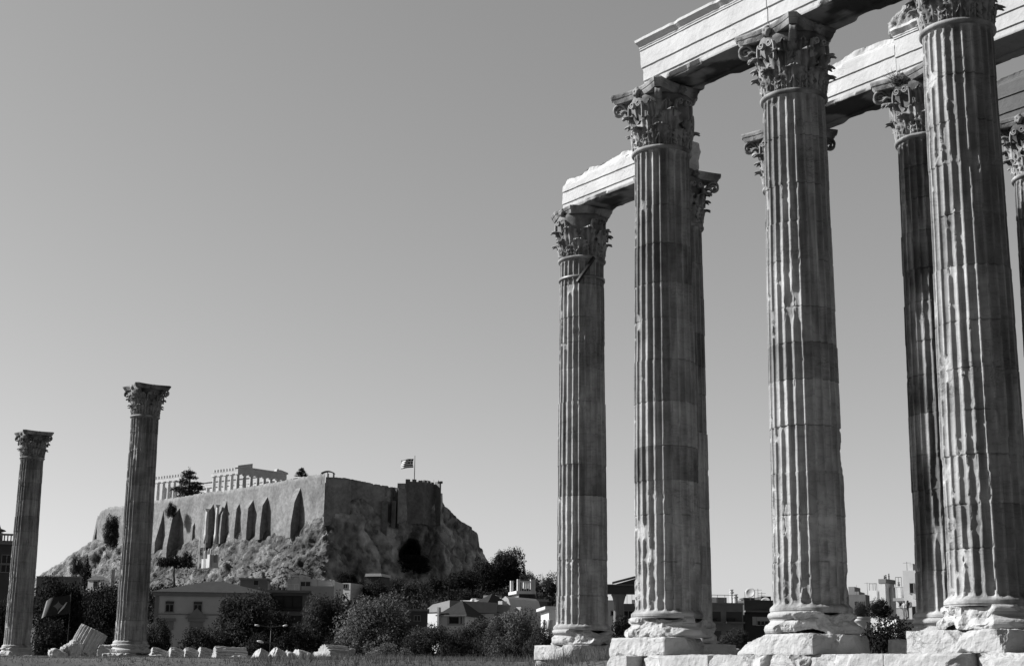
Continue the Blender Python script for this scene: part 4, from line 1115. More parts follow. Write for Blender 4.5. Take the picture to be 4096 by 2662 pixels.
tree('bush', 1672, 1752, 1462, 1530, 62, 'thin low bush left of the middle column plinth', 'leaf', 2, 'bushes between the columns')
tree('bush', 2004, 2120, 1424, 1545, 62, 'dense dark shrub filling the gap left of the nearest column', 'leafd', 0, 'bushes between the columns')
tree('bush', 2016, 2072, 1390, 1440, 63, 'smaller dark bush rising behind the dense shrub', 'leafd', 2, 'bushes between the columns')
tree('bush', 1985, 2018, 1400, 1445, 110, 'small dark bush on the terrace behind the middle column', 'leaf', 1, 'bushes between the columns')
for i, (x0, x1, yt, yb, Y, mt, lb) in enumerate(((260, 300, 1440, 1550, 128, 'leafd', 'dark bush just left of the taller lone column base'), (560, 640, 1470, 1570, 126, 'leafd', 'dark bush under the large tree before the townhouse'), (640, 730, 1455, 1570, 128, 'leafd', 'black bush behind the lamp posts'),
        (760, 860, 1460, 1575, 124, 'leaf', 'dark bush at the left foot of the big sunlit tree'), (895, 1000, 1465, 1570, 120, 'leaf', 'dark bush at the right foot of the big sunlit tree'), (1020, 1090, 1475, 1565, 112, 'leafd', 'dark bush under the low tree before the villas'), (1160, 1240, 1480, 1565, 108, 'leafd', 'dark bush under the sunlit tree near the strapped column'), (70, 160, 1440, 1560, 128, 'leafd', 'black bush under the flag at the left'))):
    tree('bush', x0, x1, yt, yb, Y, lb, mt, i % 3, G1)
# on and around the rock
tree('conifer', 398, 475, 1083, 1160, 688, 'dark spreading conifer in front of the ruined temple', 'leafd', 0)
tree('conifer', 682, 718, 1084, 1116, 600, 'small dark conifer right of the ruined temple', 'leafd', 1)
tree('cypress', 184, 211, 1290, 1368, 470, 'dark pointed cypress on the left slope of the rock', 'leafd', 0)
tree('bush', 163, 192, 1283, 1340, 500, 'grey bush beside the dark cypress', 'leafl', 0)
tree('bush', 238, 275, 1195, 1272, 690, 'dark scrub against the left end of the citadel wall', 'leaf', 1)
tree('bush', 212, 232, 1283, 1312, 560, 'small round bush above the cypress', 'leafl', 2)
tree('umbrella', 362, 446, 1288, 1384, 430, 'flat topped umbrella pine on the slope above the hip roofed house', 'leafd', 0)
tree('bush', 386, 408, 1166, 1205, 655, 'dark bush growing high on the citadel wall', 'leafd', 2)
tree('bush', 425, 445, 1278, 1312, 500, 'small dark bush just above the umbrella pine', 'leafd', 0)
G2 = 'trees at the foot of the rock'
far = [('broad', 1085, 1180, 1292, 1410, 500, 'leafd', 0, 'dark tree at the right foot of the cliff'), ('broad', 1140, 1222, 1278, 1400, 505, 'leaf', 1, 'tallest round tree against the sky right of the cliff'),
       ('broad', 1195, 1250, 1330, 1420, 490, 'leafd', 2, 'dark tree between the round tree and the rightmost one'), ('cypress', 1209, 1226, 1310, 1380, 500, 'leafd', 1, 'thin cypress tip against the sky right of the cliff'),
       ('broad', 1222, 1300, 1332, 1430, 480, 'leaf', 0, 'rightmost tree of the slope next to the strapped column'), ('broad', 1030, 1115, 1330, 1420, 480, 'leafd', 1, 'dark tree below the right part of the cliff'),
       ('broad', 985, 1060, 1340, 1425, 470, 'leafd', 2, 'dark tree below the cave, right side'), ('broad', 930, 1000, 1345, 1425, 460, 'leaf', 0, 'dark tree straight below the cave'),
       ('broad', 870, 945, 1345, 1425, 455, 'leaf', 1, 'dark tree below the cave, left side'), ('broad', 800, 880, 1350, 1430, 450, 'leafd', 2, 'dark tree right of the stepped white house'),
       ('broad', 1060, 1130, 1370, 1440, 400, 'leafd', 0, 'dark tree behind the villa chimneys'), ('broad', 1130, 1210, 1375, 1445, 400, 'leafd', 1, 'dark tree behind the balustraded tower, left side'),
       ('broad', 1225, 1300, 1385, 1460, 380, 'leafd', 2, 'dark tree right of the balustraded tower'), ('broad', 985, 1065, 1395, 1455, 380, 'leaf', 0, 'dark tree behind the long flat roof'),
       ('broad', 900, 990, 1395, 1460, 380, 'leaf', 2, 'dark tree above the big sunlit tree crown'), ('bush', 925, 1000, 1288, 1330, 590, 'leafd', 1, 'black bush growing in the cave mouth'),
       ('broad', 780, 830, 1330, 1385, 440, 'leafd', 1, 'dark tree at the cliff foot beside the stepped white house'), ('broad', 838, 905, 1347, 1420, 385, 'leafd', 0, 'dark tree hiding the walls of the bright shed'), ('bush', 1085, 1125, 1335, 1372, 500, 'leafd', 0, 'dark bush at the cliff base on the right')]
for kd, x0, x1, yt, yb, Y, mt, vr, lb in far: tree(kd, x0, x1, yt, yb, Y, lb, mt, vr, G2)
# slope of scrub under those trees and on the rock
def at_ground_rand(): pass
wp_ = at(2086 * D, 196 * D, POS['B3'][1] - 1.3); g = np.random.default_rng(4); n = 160
d_ = g.normal(size=(n, 3)); d_[:, 2] = np.abs(d_[:, 2]) + .3; d_ /= np.linalg.norm(d_, axis=1, keepdims=True); l_ = g.uniform(.25, .6, n)[:, None]; w_ = np.cross(d_, g.normal(size=(n, 3))); w_ *= .012 / np.linalg.norm(w_, axis=1, keepdims=True)
o_ = g.normal(0, .06, (n, 3)); Vw = np.stack([o_ - w_, o_ + w_, o_ + d_ * l_], 1).reshape(-1, 3)
tag(mk('weed_tuft', Vw, np.arange(3 * n).reshape(n, 3), M['leafl'], None, False, np.full(3 * n, 1.0), wp_), 'spiky tuft of weeds growing on the weathered capital', 'plant')

# ------------------------------------------------------------------ buildings
def window(parent, x0, x1, z0, z1, y=0.0, mull=1, fmat='frame', pane='glass', shade=False):
    """framed window standing on a wall whose face is at local y"""
    t_ = .09; m = MB(); yf = y - .07
    m.box(x0 - t_, x0, yf, y + .05, z0, z1); m.box(x1, x1 + t_, yf, y + .05, z0, z1)
    m.box(x0 - t_, x1 + t_, yf, y + .05, z1, z1 + t_); m.box(x0 - t_ - .06, x1 + t_ + .06, yf - .06, y + .05, z0 - t_, z0)
    for k in range(mull):
        xm = x0 + (x1 - x0) * (k + 1) / (mull + 1); m.box(xm - .04, xm + .04, yf + .02, y + .05, z0, z1)
    f = m.build('window', M[fmat], parent)
    m = MB(); m.box(x0, x1, y - .012, y + .04, z0, z1); m.build('pane', M[pane], f)
    return f

class Bld:
    """a building whose front wall fills a rectangle of the photo at distance Y; rot turns it about its left front corner"""
    def __init__(s, name, label, cat, x0, x1, yt, yb, Y, depth, rot=0.0, zb=None, group=None, dv=D, ox=0, oy=0):
        s.Y = Y; s.rot = rot; s.k = dv
        s.px0, s.px1, s.pyt, s.pyb = x0 * dv, x1 * dv, yt * dv, yb * dv
        a = at(s.px0, s.pyt, Y); b = at(s.px1, s.pyb, Y)
        s.zb = b[2] if zb is None else zb
        # width so that the turned far corner still falls on the right edge
        best = b[0] - a[0]
        for _ in range(30):
            yq = Y + best * math.sin(rot); best = (at(s.px1, s.pyb, yq)[0] - a[0]) / math.cos(rot)
        s.W = best; s.H = a[2] - s.zb; s.dep = depth
        s.t = thing(name, (a[0], Y, s.zb), label, cat, group, rot)
    def X(s, px):       # photo x (2380 view) -> local x on the front wall
        lo, hi = -60.0, 120.0
        px = px * s.k
        for _ in range(40):
            m_ = (lo + hi) / 2; y = s.Y + m_ * math.sin(s.rot); x = s.t.location.x + m_ * math.cos(s.rot)
            if at(px, s.pyt, y)[0] > x: lo = m_
            else: hi = m_
        return lo
    def Z(s, py, x=0): return at(s.px0, py * s.k, s.Y + x * math.sin(s.rot))[2] - s.zb
    def box(s, name, mat, x0, x1, z0, z1, y0=0, y1=None, parent=None):
        m = MB(); m.box(x0, x1, y0, s.dep if y1 is None else y1, z0, z1); return m.build(name, M[mat], parent or s.t)
    def body(s, mat, z0=-6): return s.box('wall', mat, 0, s.W, z0, s.H)
    def win(s, x0, x1, y0, y1, **k):
        xa, xb = s.X(x0), s.X(x1); return window(s.t, xa, xb, s.Z(y1, xa), s.Z(y0, xa), **k)
    def rail(s, x0, x1, z, h=1.0, y=0.1, step=.5, mat='whitemetal'):
        m = MB(); n = max(2, int((x1 - x0) / step))
        for k in range(n + 1):
            x = x0 + (x1 - x0) * k / n; m.box(x - .025, x + .025, y, y + .05, z, z + h)
        m.box(x0, x1, y - .01, y + .06, z + h, z + h + .07); return m.build('railing', M[mat], s.t)

def V3(x, y): return ((550 + x / 2.975) / D, (2250 + y / 2.975) / D)
def V4(x, y): return ((1250 + x / 2.644) / D, (2200 + y / 2.644) / D)
def V5(x, y): return ((2050 + x / 2.505) / D, (2200 + y / 2.505) / D)
def V6(x, y): return ((2800 + x / 2.644) / D, (2150 + y / 2.644) / D)
def bl(name, label, cat, vf, x0, x1, yt, yb, Y, dep, rot=0.0, group=None, zb=None):
    a = vf(x0, yt); b = vf(x1, yb); return Bld(name, label, cat, a[0], b[0], a[1], b[1], Y, dep, rot, zb, group)

# --- hip roofed house on the left
B = bl('townhouse', 'long gray townhouse with a dark hip roof and pedimented windows, below the rock', 'house', V3, 213, 1500, 388, 1240, 165, 11, R(7))
B.body('house', -3)
B.box('cornice', 'trim', -.25, B.W + .25, B.H + .003, B.H + .42, -.35, B.dep + .35)
m = MB(); e = .55; Hh = B.Z(V3(0, 250)[1], 4) - B.H + .25
zr = B.H + .425
m.add([(-e, -e, zr), (B.W + e, -e, zr), (B.W + e, B.dep + e, zr), (-e, B.dep + e, zr), (5.2, B.dep / 2, zr + Hh), (B.W - 5.2, B.dep / 2, zr + Hh)], [(0, 1, 5, 4), (1, 2, 5), (2, 3, 4, 5), (3, 0, 4), (3, 2, 1, 0)])
m.build('roof', M['rooftile'], B.t)
B.box('string_course', 'trim', -.06, B.W + .06, B.Z(V3(0, 612)[1]), B.Z(V3(0, 600)[1]), -.10, 0)
B.box('corner_pilaster', 'trim', -.03, .42, 0, B.H - .003, -.07, .3)
for xc in (390, 725, 1050, 1375):
    B.win(V3(xc - 42, 0)[0], V3(xc + 42, 0)[0], V3(0, 495)[1], V3(0, 575)[1], mull=1, fmat='trim')
    xa, xb = B.X(V3(xc - 50, 0)[0]), B.X(V3(xc + 50, 0)[0])
    B.box('window_head', 'darkwall', xa, xb, B.Z(V3(0, 492)[1]) + .10, B.Z(V3(0, 452)[1]), -.12, 0)
for xc, ped in ((370, 0), (720, 1), (1060, 0), (1380, 0)):
    xa, xb = B.X(V3(xc - 100, 0)[0]), B.X(V3(xc + 100, 0)[0]); z = B.Z(V3(0, 690)[1])
    m = MB(); m.box(xa, xb, -.35, 0, z, z + .32)
    if ped: m.prism([(xa - .3, z + .325), (xb + .3, z + .325), ((xa + xb) / 2, z + 1.45)], -.32, 0)
    m.box(xa + .2, xb - .2, -.16, 0, z - .9, z - .003); m.build('window_pediment' if ped else 'window_hood', M['trim'], B.t)
    B.win(V3(xc - 42, 0)[0], V3(xc + 42, 0)[0], V3(0, 800)[1], V3(0, 960)[1], mull=1, fmat='trim')
# --- modern wing with glazed front
B = bl('modern_block', 'flat roofed modern block with dark glazed bands right of the hip roofed house', 'building', V3, 1490, 2010, 352, 1240, 178, 12, R(4))
B.body('graywall', -3)
B.box('roof_slab', 'concrete', -.8, B.W + .3, B.H + .003, B.H + .28, -.9, B.dep)
for y0, y1 in ((395, 515), (535, 560), (630, 700)):
    for k in range(3):
        xa = B.X(V3(1640 + 108 * k, 0)[0]); xb = B.X(V3(1740 + 108 * k, 0)[0]); window(B.t, xa, xb, B.Z(V3(0, y1)[1]), B.Z(V3(0, y0)[1]), mull=0, fmat='darkmetal')
# --- stepped white house behind it
B = bl('stepped_house', 'white stepped house with roof terrace and railing at the foot of the cliff', 'house', V3, 1785, 2325, 190, 620, 235, 9, R(-6))
B.box('wall', 'cream', 0, B.X(V3(2140, 0)[0]), -8, B.H)
B.box('side_block', 'cream', B.X(V3(2000, 0)[0]), B.X(V3(2385, 0)[0]), -8, B.Z(V3(0, 285)[1]), -2.5, -.003)
B.box('side_block', 'cream', B.X(V3(2143, 0)[0]), B.X(V3(2320, 0)[0]), -8, B.Z(V3(0, 205)[1]), .0, 8)
B.box('roof_hut', 'cream', B.X(V3(1825, 0)[0]), B.X(V3(1935, 0)[0]), B.H + .003, B.Z(V3(0, 135)[1]), 2, 7)
B.box('chimney', 'plaster', B.X(V3(2325, 0)[0]), B.X(V3(2352, 0)[0]), -4, B.Z(V3(0, 205)[1]), -1.5, -.3)
B.box('terrace', 'concrete', B.X(V3(1640, 0)[0]), B.X(V3(1995, 0)[0]), -8, B.Z(V3(0, 340)[1]), -4, -.01)
B.win(V3(1945, 0)[0], V3(2060, 0)[0], V3(0, 222)[1], V3(0, 335)[1], mull=1)
m = MB()
for x in (1790, 1895, 1990): xx = B.X(V3(x, 0)[0]); m.tube((xx, -3.6, B.Z(V3(0, 340)[1])), (xx, -3.6, B.Z(V3(0, 190)[1])), .05)
m.box(B.X(V3(1785, 0)[0]), B.X(V3(1995, 0)[0]), -3.7, -3.5, B.Z(V3(0, 190)[1]), B.Z(V3(0, 185)[1])); m.build('pergola', M['metal'], B.t)
B.rail(B.X(V3(1645, 0)[0]), B.X(V3(1995, 0)[0]), B.Z(V3(0, 340)[1]), B.Z(V3(0, 270)[1]) - B.Z(V3(0, 340)[1]), -3.9, .6)
B = bl('low_house', 'low gray hut with two small lights on its roof edge above the hip roof', 'house', V3, 1225, 1540, 195, 420, 300, 8, R(5)); B.body('graywall')
B.box('roof_slab', 'concrete', -.3, B.W + .3, B.H + .003, B.H + .3, -.4, B.dep); B.win(V3(1385, 0)[0], V3(1440, 0)[0], V3(0, 205)[1], V3(0, 260)[1], mull=0)
B = bl('bright_shed', 'small shed with a bright sunlit roof among the dark trees under the cliff', 'shed', V4, 572, 720, 275, 420, 400, 7, R(-15)); B.body('darkwall')
m = MB(); m.prism([(-.4, B.H + .003), (B.W + .4, B.H + .003), (B.W + .1, B.H + .75), (-.1, B.H + .75)], -.4, B.dep, 'y'); m.build('roof', M['plaster'], B.t)
B = bl('pale_house', 'sliver of a pale house left of the bright shed', 'house', V4, 290, 400, 345, 460, 380, 7, R(-20)); B.body('plaster'); B.win(V4(330, 0)[0], V4(372, 0)[0], V4(0, 355)[1], V4(0, 400)[1], mull=1)
B = bl('low_building', 'low dark flat building left of the big sunlit tree', 'building', V4, 190, 500, 615, 800, 190, 8, R(3)); B.body('darkwall'); B.box('roof_slab', 'graywall', -.2, B.W + .2, B.H + .003, B.H + .3, -.3, B.dep); B.win(V4(430, 0)[0], V4(465, 0)[0], V4(0, 640)[1], V4(0, 690)[1], mull=0)
B = bl('low_building', 'low plain building right of the big sunlit tree', 'building', V4, 1025, 1215, 640, 820, 200, 8, R(3)); B.body('darkwall'); B.box('roof_slab', 'graywall', -.2, B.W + .2, B.H + .003, B.H + .3, -.3, B.dep); B.win(V4(1080, 0)[0], V4(1140, 0)[0], V4(0, 690)[1], V4(0, 740)[1], mull=1)

# --- white villas in the middle
def hip(B, x0, x1, y0, y1, z, h, mat='rooftile', e=.4, name='roof'):
    m = MB(); xm = min((x1 - x0), (y1 - y0)) / 2
    m.add([(x0 - e, y0 - e, z), (x1 + e, y0 - e, z), (x1 + e, y1 + e, z), (x0 - e, y1 + e, z), (x0 + xm, (y0 + y1) / 2, z + h), (x1 - xm + .01, (y0 + y1) / 2, z + h)], [(0, 1, 5, 4), (1, 2, 5), (2, 3, 4, 5), (3, 0, 4), (3, 2, 1, 0)])
    n = int((x1 - x0) / .55)
    o = m.build(name, M[mat], B.t); return o
GV = 'villas below the rock'
B = bl('villa', 'white villa with a tiled hip roof and a deep dark loggia, nearest of the cluster', 'house', V4, 1350, 1612, 692, 850, 215, 9, R(-16), GV)
B.body('plaster'); hip(B, -.2, B.W, 0, B.dep, B.H + .003, 2.4)
m = MB(); n = 22
for k in range(n): m.box(-.5 + (B.W + .8) * k / n, -.5 + (B.W + .8) * k / n + .16, -.5, -.38, B.H - .03, B.H + .16)
m.build('eave_tiles', M['trim'], B.t)
xa, xb = B.X(V4(1445, 0)[0]), B.X(V4(1590, 0)[0]); z0, z1 = B.Z(V4(0, 772)[1]), B.Z(V4(0, 702)[1])
m = MB(); m.box(xa, xb, -.02, .1, z0, z1); m.build('loggia_shade', M['glass'], B.t)  # flat dark sheet painted in for the shade inside the loggia
for x in (1440, 1560, 1592): xx = B.X(V4(x, 0)[0]); m = MB(); m.box(xx - .12, xx + .12, -.2, .05, z0, z1); m.build('loggia_post', M['cream'], B.t)
B.box('loggia_sill', 'trim', xa - .2, xb + .2, z0 - .25, z0 - .003, -.15, .0)
B.box('chimney', 'plaster', B.X(V4(1333, 0)[0]), B.X(V4(1350, 0)[0]), -2, B.Z(V4(0, 600)[1]), -.6, .3)
B = bl('villa', 'white villa wall with a sloping roof line and antenna, left of the loggia', 'house', V4, 1185, 1340, 655, 850, 225, 9, R(-48), GV); B.body('plaster')
m = MB(); m.prism([(-.2, B.H + .003), (B.W + 2.5, B.H + .003), (B.W + 2.5, B.H + 1.6), (B.W * .6, B.H + 1.1)], -.2, B.dep, 'y'); m.build('roof', M['trim'], B.t); B.rail(.2, B.W, -.2, 1.3, -1.5, .4)
m = MB(); m.tube((B.W * .5, 3, B.H), (B.W * .5, 3, B.H + 4), .03); m.build('antenna', M['darkmetal'], B.t)
B = bl('villa', 'white cubic villa with a stair hut behind the loggia roof', 'house', V4, 1470, 1640, 560, 700, 250, 9, R(-45), GV); B.body('plaster'); B.win(V4(1590, 0)[0], V4(1625, 0)[0], V4(0, 580)[1], V4(0, 620)[1], mull=1)
m = MB(); m.lathe([(.35, B.H), (.35, B.H + .7), (.2, B.H + .85), (.05, B.H + .9)], 12, B.W * .2, 4); m.build('water_tank', M['whitemetal'], B.t, True)
B = bl('villa', 'villa with a round white bay and small tiled roof amid the cluster', 'house', V4, 1690, 1925, 580, 740, 235, 10, R(-30), GV); B.body('plaster'); hip(B, 0, B.W * .6, 0, 8, B.H + .003, 2.0)
m = MB(); m.lathe([(3.2, -4), (3.2, B.H - .3), (3.4, B.H - .2), (3.4, B.H)], 28, 3.0, 0); m.build('round_bay', M['cream'], B.t, True)
B.box('chimney', 'plaster', B.X(V4(1928, 0)[0]), B.X(V4(1972, 0)[0]), -3, B.Z(V4(0, 535)[1]), 1, 2.4); B.rail(B.X(V4(1640, 0)[0]), B.X(V4(1830, 0)[0]), B.Z(V4(0, 695)[1]), 1.2, -4, .5, 'whitemetal')
B.box('garden_hut', 'darkwall', B.X(V4(1850, 0)[0]), B.X(V4(1945, 0)[0]), -3, B.Z(V4(0, 680)[1]), -3, -.1)
o = hip(B, B.X(V4(1850, 0)[0]), B.X(V4(1945, 0)[0]), -3, -.2, B.Z(V4(0, 680)[1]) + .003, 1.6)
B = bl('villa', 'low white house with barrel roof ends right of the chimney', 'house', V4, 1990, 2205, 600, 740, 240, 9, R(-32), GV); B.body('plaster'); m = MB(); m.prism([(-.3, B.H + .003), (B.W * .55, B.H + .003), (B.W * .42, B.H + 1.3), (B.W * .27, B.H + 1.7), (B.W * .1, B.H + 1.2)], -.3, B.dep, 'y'); m.build('roof', M['plaster'], B.t)
B = bl('long_house', 'long low white house with flat roof and chimney stubs behind the villas', 'house', V4, 1565, 2200, 528, 640, 290, 9, R(-34), GV); B.body('plaster')
for x, h in ((1640, 500), (1810, 465), (1900, 490), (1985, 495), (2112, 445)): xx = B.X(V4(x, 0)[0]); B.box('chimney', 'cream' if x != 1810 else 'graywall', xx - .6 - (x == 1810) * .9, xx + .6 + (x == 1810) * .9, B.H + .003, B.Z(V4(0, h)[1], xx), 2, 4)
B = bl('ochre_house', 'darker house with a row of tall windows below the balustraded tower', 'house', V4, 2195, 2480, 535, 760, 262, 12, R(14), GV); B.body('ochre'); B.box('cornice', 'trim', -.2, B.W + .2, B.H + .003, B.H + .4, -.3, B.dep)
for x in (2222, 2258, 2310, 2362, 2415): B.win(V4(x - 11, 0)[0], V4(x + 11, 0)[0], V4(0, 615)[1], V4(0, 668)[1], mull=0, fmat='trim')
xa, xb = B.X(V4(2195, 0)[0]), B.X(V4(2345, 0)[0]); zt_ = B.Z(V4(0, 455)[1])
B.box('tower', 'cream', xa, xb, B.H + .405, zt_, 1.0, 6); B.box('tower_cornice', 'plaster', xa - .5, xb + .5, zt_ + .003, zt_ + .5, .6, 6.4)
m = MB(); zz_ = zt_ + .503
for x in (xa - .3, (xa + xb) / 2 + .8, xb - .1):
    for y in (.7, 5.6): mq = MB(); mq.box(x, x + .5, y, y + .5, zz_, zz_ + 2.0); mq.build('corner_post', M['plaster'], B.t)
m.box(xa - .3, xb + .4, .8, 1.05, zz_ + 1.5, zz_ + 1.75)
k = xa
while k < xb: m.box(k, k + .14, .85, 1.0, zz_, zz_ + 1.5); k += .42
m.build('balustrade', M['plaster'], B.t)
for x in (2235, 2285, 2335): 
    xx = B.X(V4(x, 0)[0]); m = MB(); pr = [(xx - .55, B.H + .5), (xx + .55, B.H + .5), (xx + .55, B.H + 1.7)] + [(xx + .55 * math.cos(a), B.H + 1.7 + .55 * math.sin(a)) for a in np.linspace(.3, 2.84, 6)] + [(xx - .55, B.H + 1.7)]
    m.prism(pr, .93, 1.02); m.build('arched_window', M['glass'], B.t)
B = bl('villa', 'small pale house between the loggia villa and the round bay', 'house', V4, 1625, 1700, 648, 740, 228, 7, R(-42), GV); B.body('plaster'); hip(B, 0, B.W, 0, 7, B.H + .003, 1.2); B.win(V4(1652, 0)[0], V4(1672, 0)[0], V4(0, 668)[1], V4(0, 692)[1], mull=0)
B = bl('villa', 'small white flat house just below the balustraded tower on its left', 'house', V4, 2075, 2195, 572, 700, 275, 8, R(-38), GV); B.body('plaster'); B.win(V4(2105, 0)[0], V4(2125, 0)[0], V4(0, 590)[1], V4(0, 620)[1], mull=0); B.win(V4(2150, 0)[0], V4(2170, 0)[0], V4(0, 590)[1], V4(0, 620)[1], mull=0)
B = bl('villa', 'white house with a dark doorway at the far left of the villa cluster', 'house', V4, 1120, 1190, 668, 800, 240, 8, R(-50), GV); B.body('plaster'); hip(B, 0, B.W, 0, 8, B.H + .003, 1.4); B.win(V4(1150, 0)[0], V4(1168, 0)[0], V4(0, 700)[1], V4(0, 740)[1], mull=0)
# sliver of houses left of the strapped column
B = bl('villa', 'white flat house with overhanging roof just left of the strapped column', 'house', V5, 365, 520, 590, 760, 190, 8, R(6), GV); B.body('plaster'); B.box('roof_slab', 'plaster', -.6, B.W + .5, B.H + .003, B.H + .35, -.9, B.dep)
B = bl('roof_tank', 'pair of white water tanks beside the strapped column', 'water tank', V5, 300, 405, 688, 752, 150, 2.0, 0, None); 
for a, b in ((0, .33), (.36, 1)):
    m = MB(); m.lathe([(B.W * (b - a) / 2 * .97, -.6), (B.W * (b - a) / 2, .05), (B.W * (b - a) / 2, B.H * .92), (B.W * (b - a) / 2 * .85, B.H)], 20, B.W * (a + b) / 2, 1); m.build('tank', M['plaster'], B.t, True)

# --- gate monument and white house between the first two columns
B = bl('gate_monument', 'dark ancient gate with columns and pediment seen between the strapped column and its neighbour', 'monument', V5, 930, 1420, 430, 900, 150, 1.6, R(-4))
xl = B.X(V5(1030, 0)[0]); xr_ = B.X(V5(1420, 0)[0])
B.box('entablature', 'darkwall', -1.5, B.W, B.H - .003, B.Z(V5(0, 352)[1]), -.5, 1.6)
B.box('cornice', 'graywall', -1.7, B.W + .2, B.Z(V5(0, 352)[1]) + .001, B.Z(V5(0, 342)[1]), -.8, 1.8)
za = B.Z(V5(0, 342)[1]) + .004
m = MB(); pk = B.X(V5(1225, 0)[0]); m.prism([(xl, za), (2 * pk - xl, za), (pk, B.Z(V5(0, 285)[1]))], -.6, 1.6)
m.build('pediment', M['darkwall'], B.t)
for x0, x1 in ((xl, pk),):
    m = MB(); zp_ = B.Z(V5(0, 285)[1]); m.prism([(xl - .3, za + .02), (xl - .3, za + .22), (pk, zp_ + .25), (2 * pk - xl + .3, za + .22), (2 * pk - xl + .3, za + .02), (pk, zp_ + .03)], -.85, -.602); m.build('pediment_moulding', M['graywall'], B.t)
for x in (1045, 1085, 1340, 1385):
    xx = B.X(V5(x, 0)[0]); m = MB(); m.lathe([(.42, -5), (.40, -.1), (.30, B.H - .9), (.32, B.H - .85), (.48, B.H - .25), (.55, B.H - .22), (.55, B.H - .004)], 16, xx, .2); m.build('column', M['concrete'], B.t, True)
B = bl('white_house', 'white house behind the ancient gate with a bright lit side wall', 'house', V5, 945, 1300, 505, 850, 185, 14, R(-3)); xs_ = B.X(V5(1025, 0)[0])
B.box('side_wing', 'plaster', 0, xs_, -6, B.H, -2.0, 12); B.box('wall', 'graywall', xs_ + .01, B.W, -6, B.Z(V5(0, 530)[1]), 0, 12)
B.win(V5(1115, 0)[0], V5(1205, 0)[0], V5(0, 605)[1], V5(0, 700)[1], mull=1, pane='glass'); B.rail(xs_ + .3, B.W, B.Z(V5(0, 530)[1]), 1.4, .3, .5)
m = MB(); 
for k in range(6): m.box(xs_ + 2.2 + k * .85, xs_ + 2.7 + k * .85, 4, 4.3, B.Z(V5(0, 530)[1]) + .003, B.Z(V5(0, 475)[1]) - .25 * (k % 2))
m.build('awning_slat', M['plaster'], B.t); window(B.t, .5, 1.3, B.Z(V5(0, 655)[1]), B.Z(V5(0, 615)[1]), y=-2.0, mull=0)

# --- apartment blocks at the right
def chimney(B, x0, x1, yt, zb, mat='plaster', y=2):
    xa, xb = B.X(V6(x0, 0)[0]), B.X(V6(x1, 0)[0]); z = B.Z(V6(0, yt)[1], xa); w_ = (xb - xa)
    m = MB(); m.lathe([(w_ * .5, zb), (w_ * .5, z - .5), (w_ * .62, z - .45), (w_ * .62, z - .3), (w_ * .35, z - .28), (w_ * .35, z - .1), (w_ * .6, z - .08), (w_ * .6, z)], 14, (xa + xb) / 2, y); m.build('chimney', M[mat], B.t)
def mast(B, x, yt, zb, arms=0, y=2):
    xa = B.X(V6(x, 0)[0]); z = B.Z(V6(0, yt)[1], xa); m = MB(); m.tube((xa, y, zb), (xa, y, z), .04, .03, 6)
    for k in range(arms): m.tube((xa - .6 + .1 * k, y, z - .2 - .35 * k), (xa + .6 - .1 * k, y, z - .2 - .35 * k), .02, .02, 4)
    m.build('antenna', M['darkmetal'], B.t)
B = bl('apartment_block', 'gray apartment block with recessed dark balconies left of the middle column', 'apartment block', V6, -60, 463, 700, 1100, 215, 12, R(3))
B.body('concrete', -8); B.box('parapet', 'concrete', -.1, B.W + .1, B.H + .003, B.H + .25, -.15, .3)
for x0, x1, y0, y1 in ((118, 217, 775, 882), (275, 441, 775, 882), (118, 217, 978, 1095), (272, 446, 978, 1095)):
    xa, xb = B.X(V6(x0, 0)[0]), B.X(V6(x1, 0)[0]); za_, zb_ = B.Z(V6(0, y1)[1]), B.Z(V6(0, y0)[1])
    f = B.box('balcony_shade', 'darkwall', xa, xb, za_, zb_, -.015, .05); window(B.t, xa + (xb - xa) * .08, xa + (xb - xa) * .5, za_ + .5, zb_ - 1.3, y=-.016, mull=0, fmat='darkmetal')  # flat dark panel in place of the shade in a recessed balcony
    B.box('balcony_front', 'graywall', xa - .2, xb + .2, za_ - 1.0 if y0 > 900 else za_ - .25, za_ - .003, -1.0, -.02)
zr_ = B.H + .004
B.box('roof_hut', 'plaster', B.X(V6(112, 0)[0]), B.X(V6(218, 0)[0]), zr_, B.Z(V6(0, 612)[1]), 3, 8); B.box('roof_hut', 'graywall', B.X(V6(219, 0)[0]), B.X(V6(330, 0)[0]), zr_, B.Z(V6(0, 612)[1]), 3.2, 8)
chimney(B, 338, 378, 535, zr_, y=1.5); chimney(B, 366, 414, 588, zr_, y=.9); B.rail(B.X(V6(112, 0)[0]), B.X(V6(345, 0)[0]), zr_, 1.3, .2, .9, 'metal')
B = bl('apartment_block', 'dark apartment block with a white framed window directly left of the middle column', 'apartment block', V6, 466, 900, 655, 1100, 222, 12, R(3))
B.body('darkwall', -8); B.box('floor_slab', 'graywall', -.1, B.W, B.Z(V6(0, 785)[1]), B.Z(V6(0, 768)[1]), -1.2, -.003)
for k in range(4): B.win(V6(600 + 40 * k, 0)[0], V6(632 + 40 * k, 0)[0], V6(0, 876)[1], V6(0, 918)[1], mull=0, fmat='plaster')
B.box('window_panel', 'plaster', B.X(V6(548, 0)[0]), B.X(V6(590, 0)[0]), B.Z(V6(0, 920)[1]), B.Z(V6(0, 830)[1]), -.08, .0); B.box('window_panel', 'plaster', B.X(V6(592, 0)[0]), B.X(V6(760, 0)[0]), B.Z(V6(0, 870)[1]), B.Z(V6(0, 832)[1]), -.08, 0)
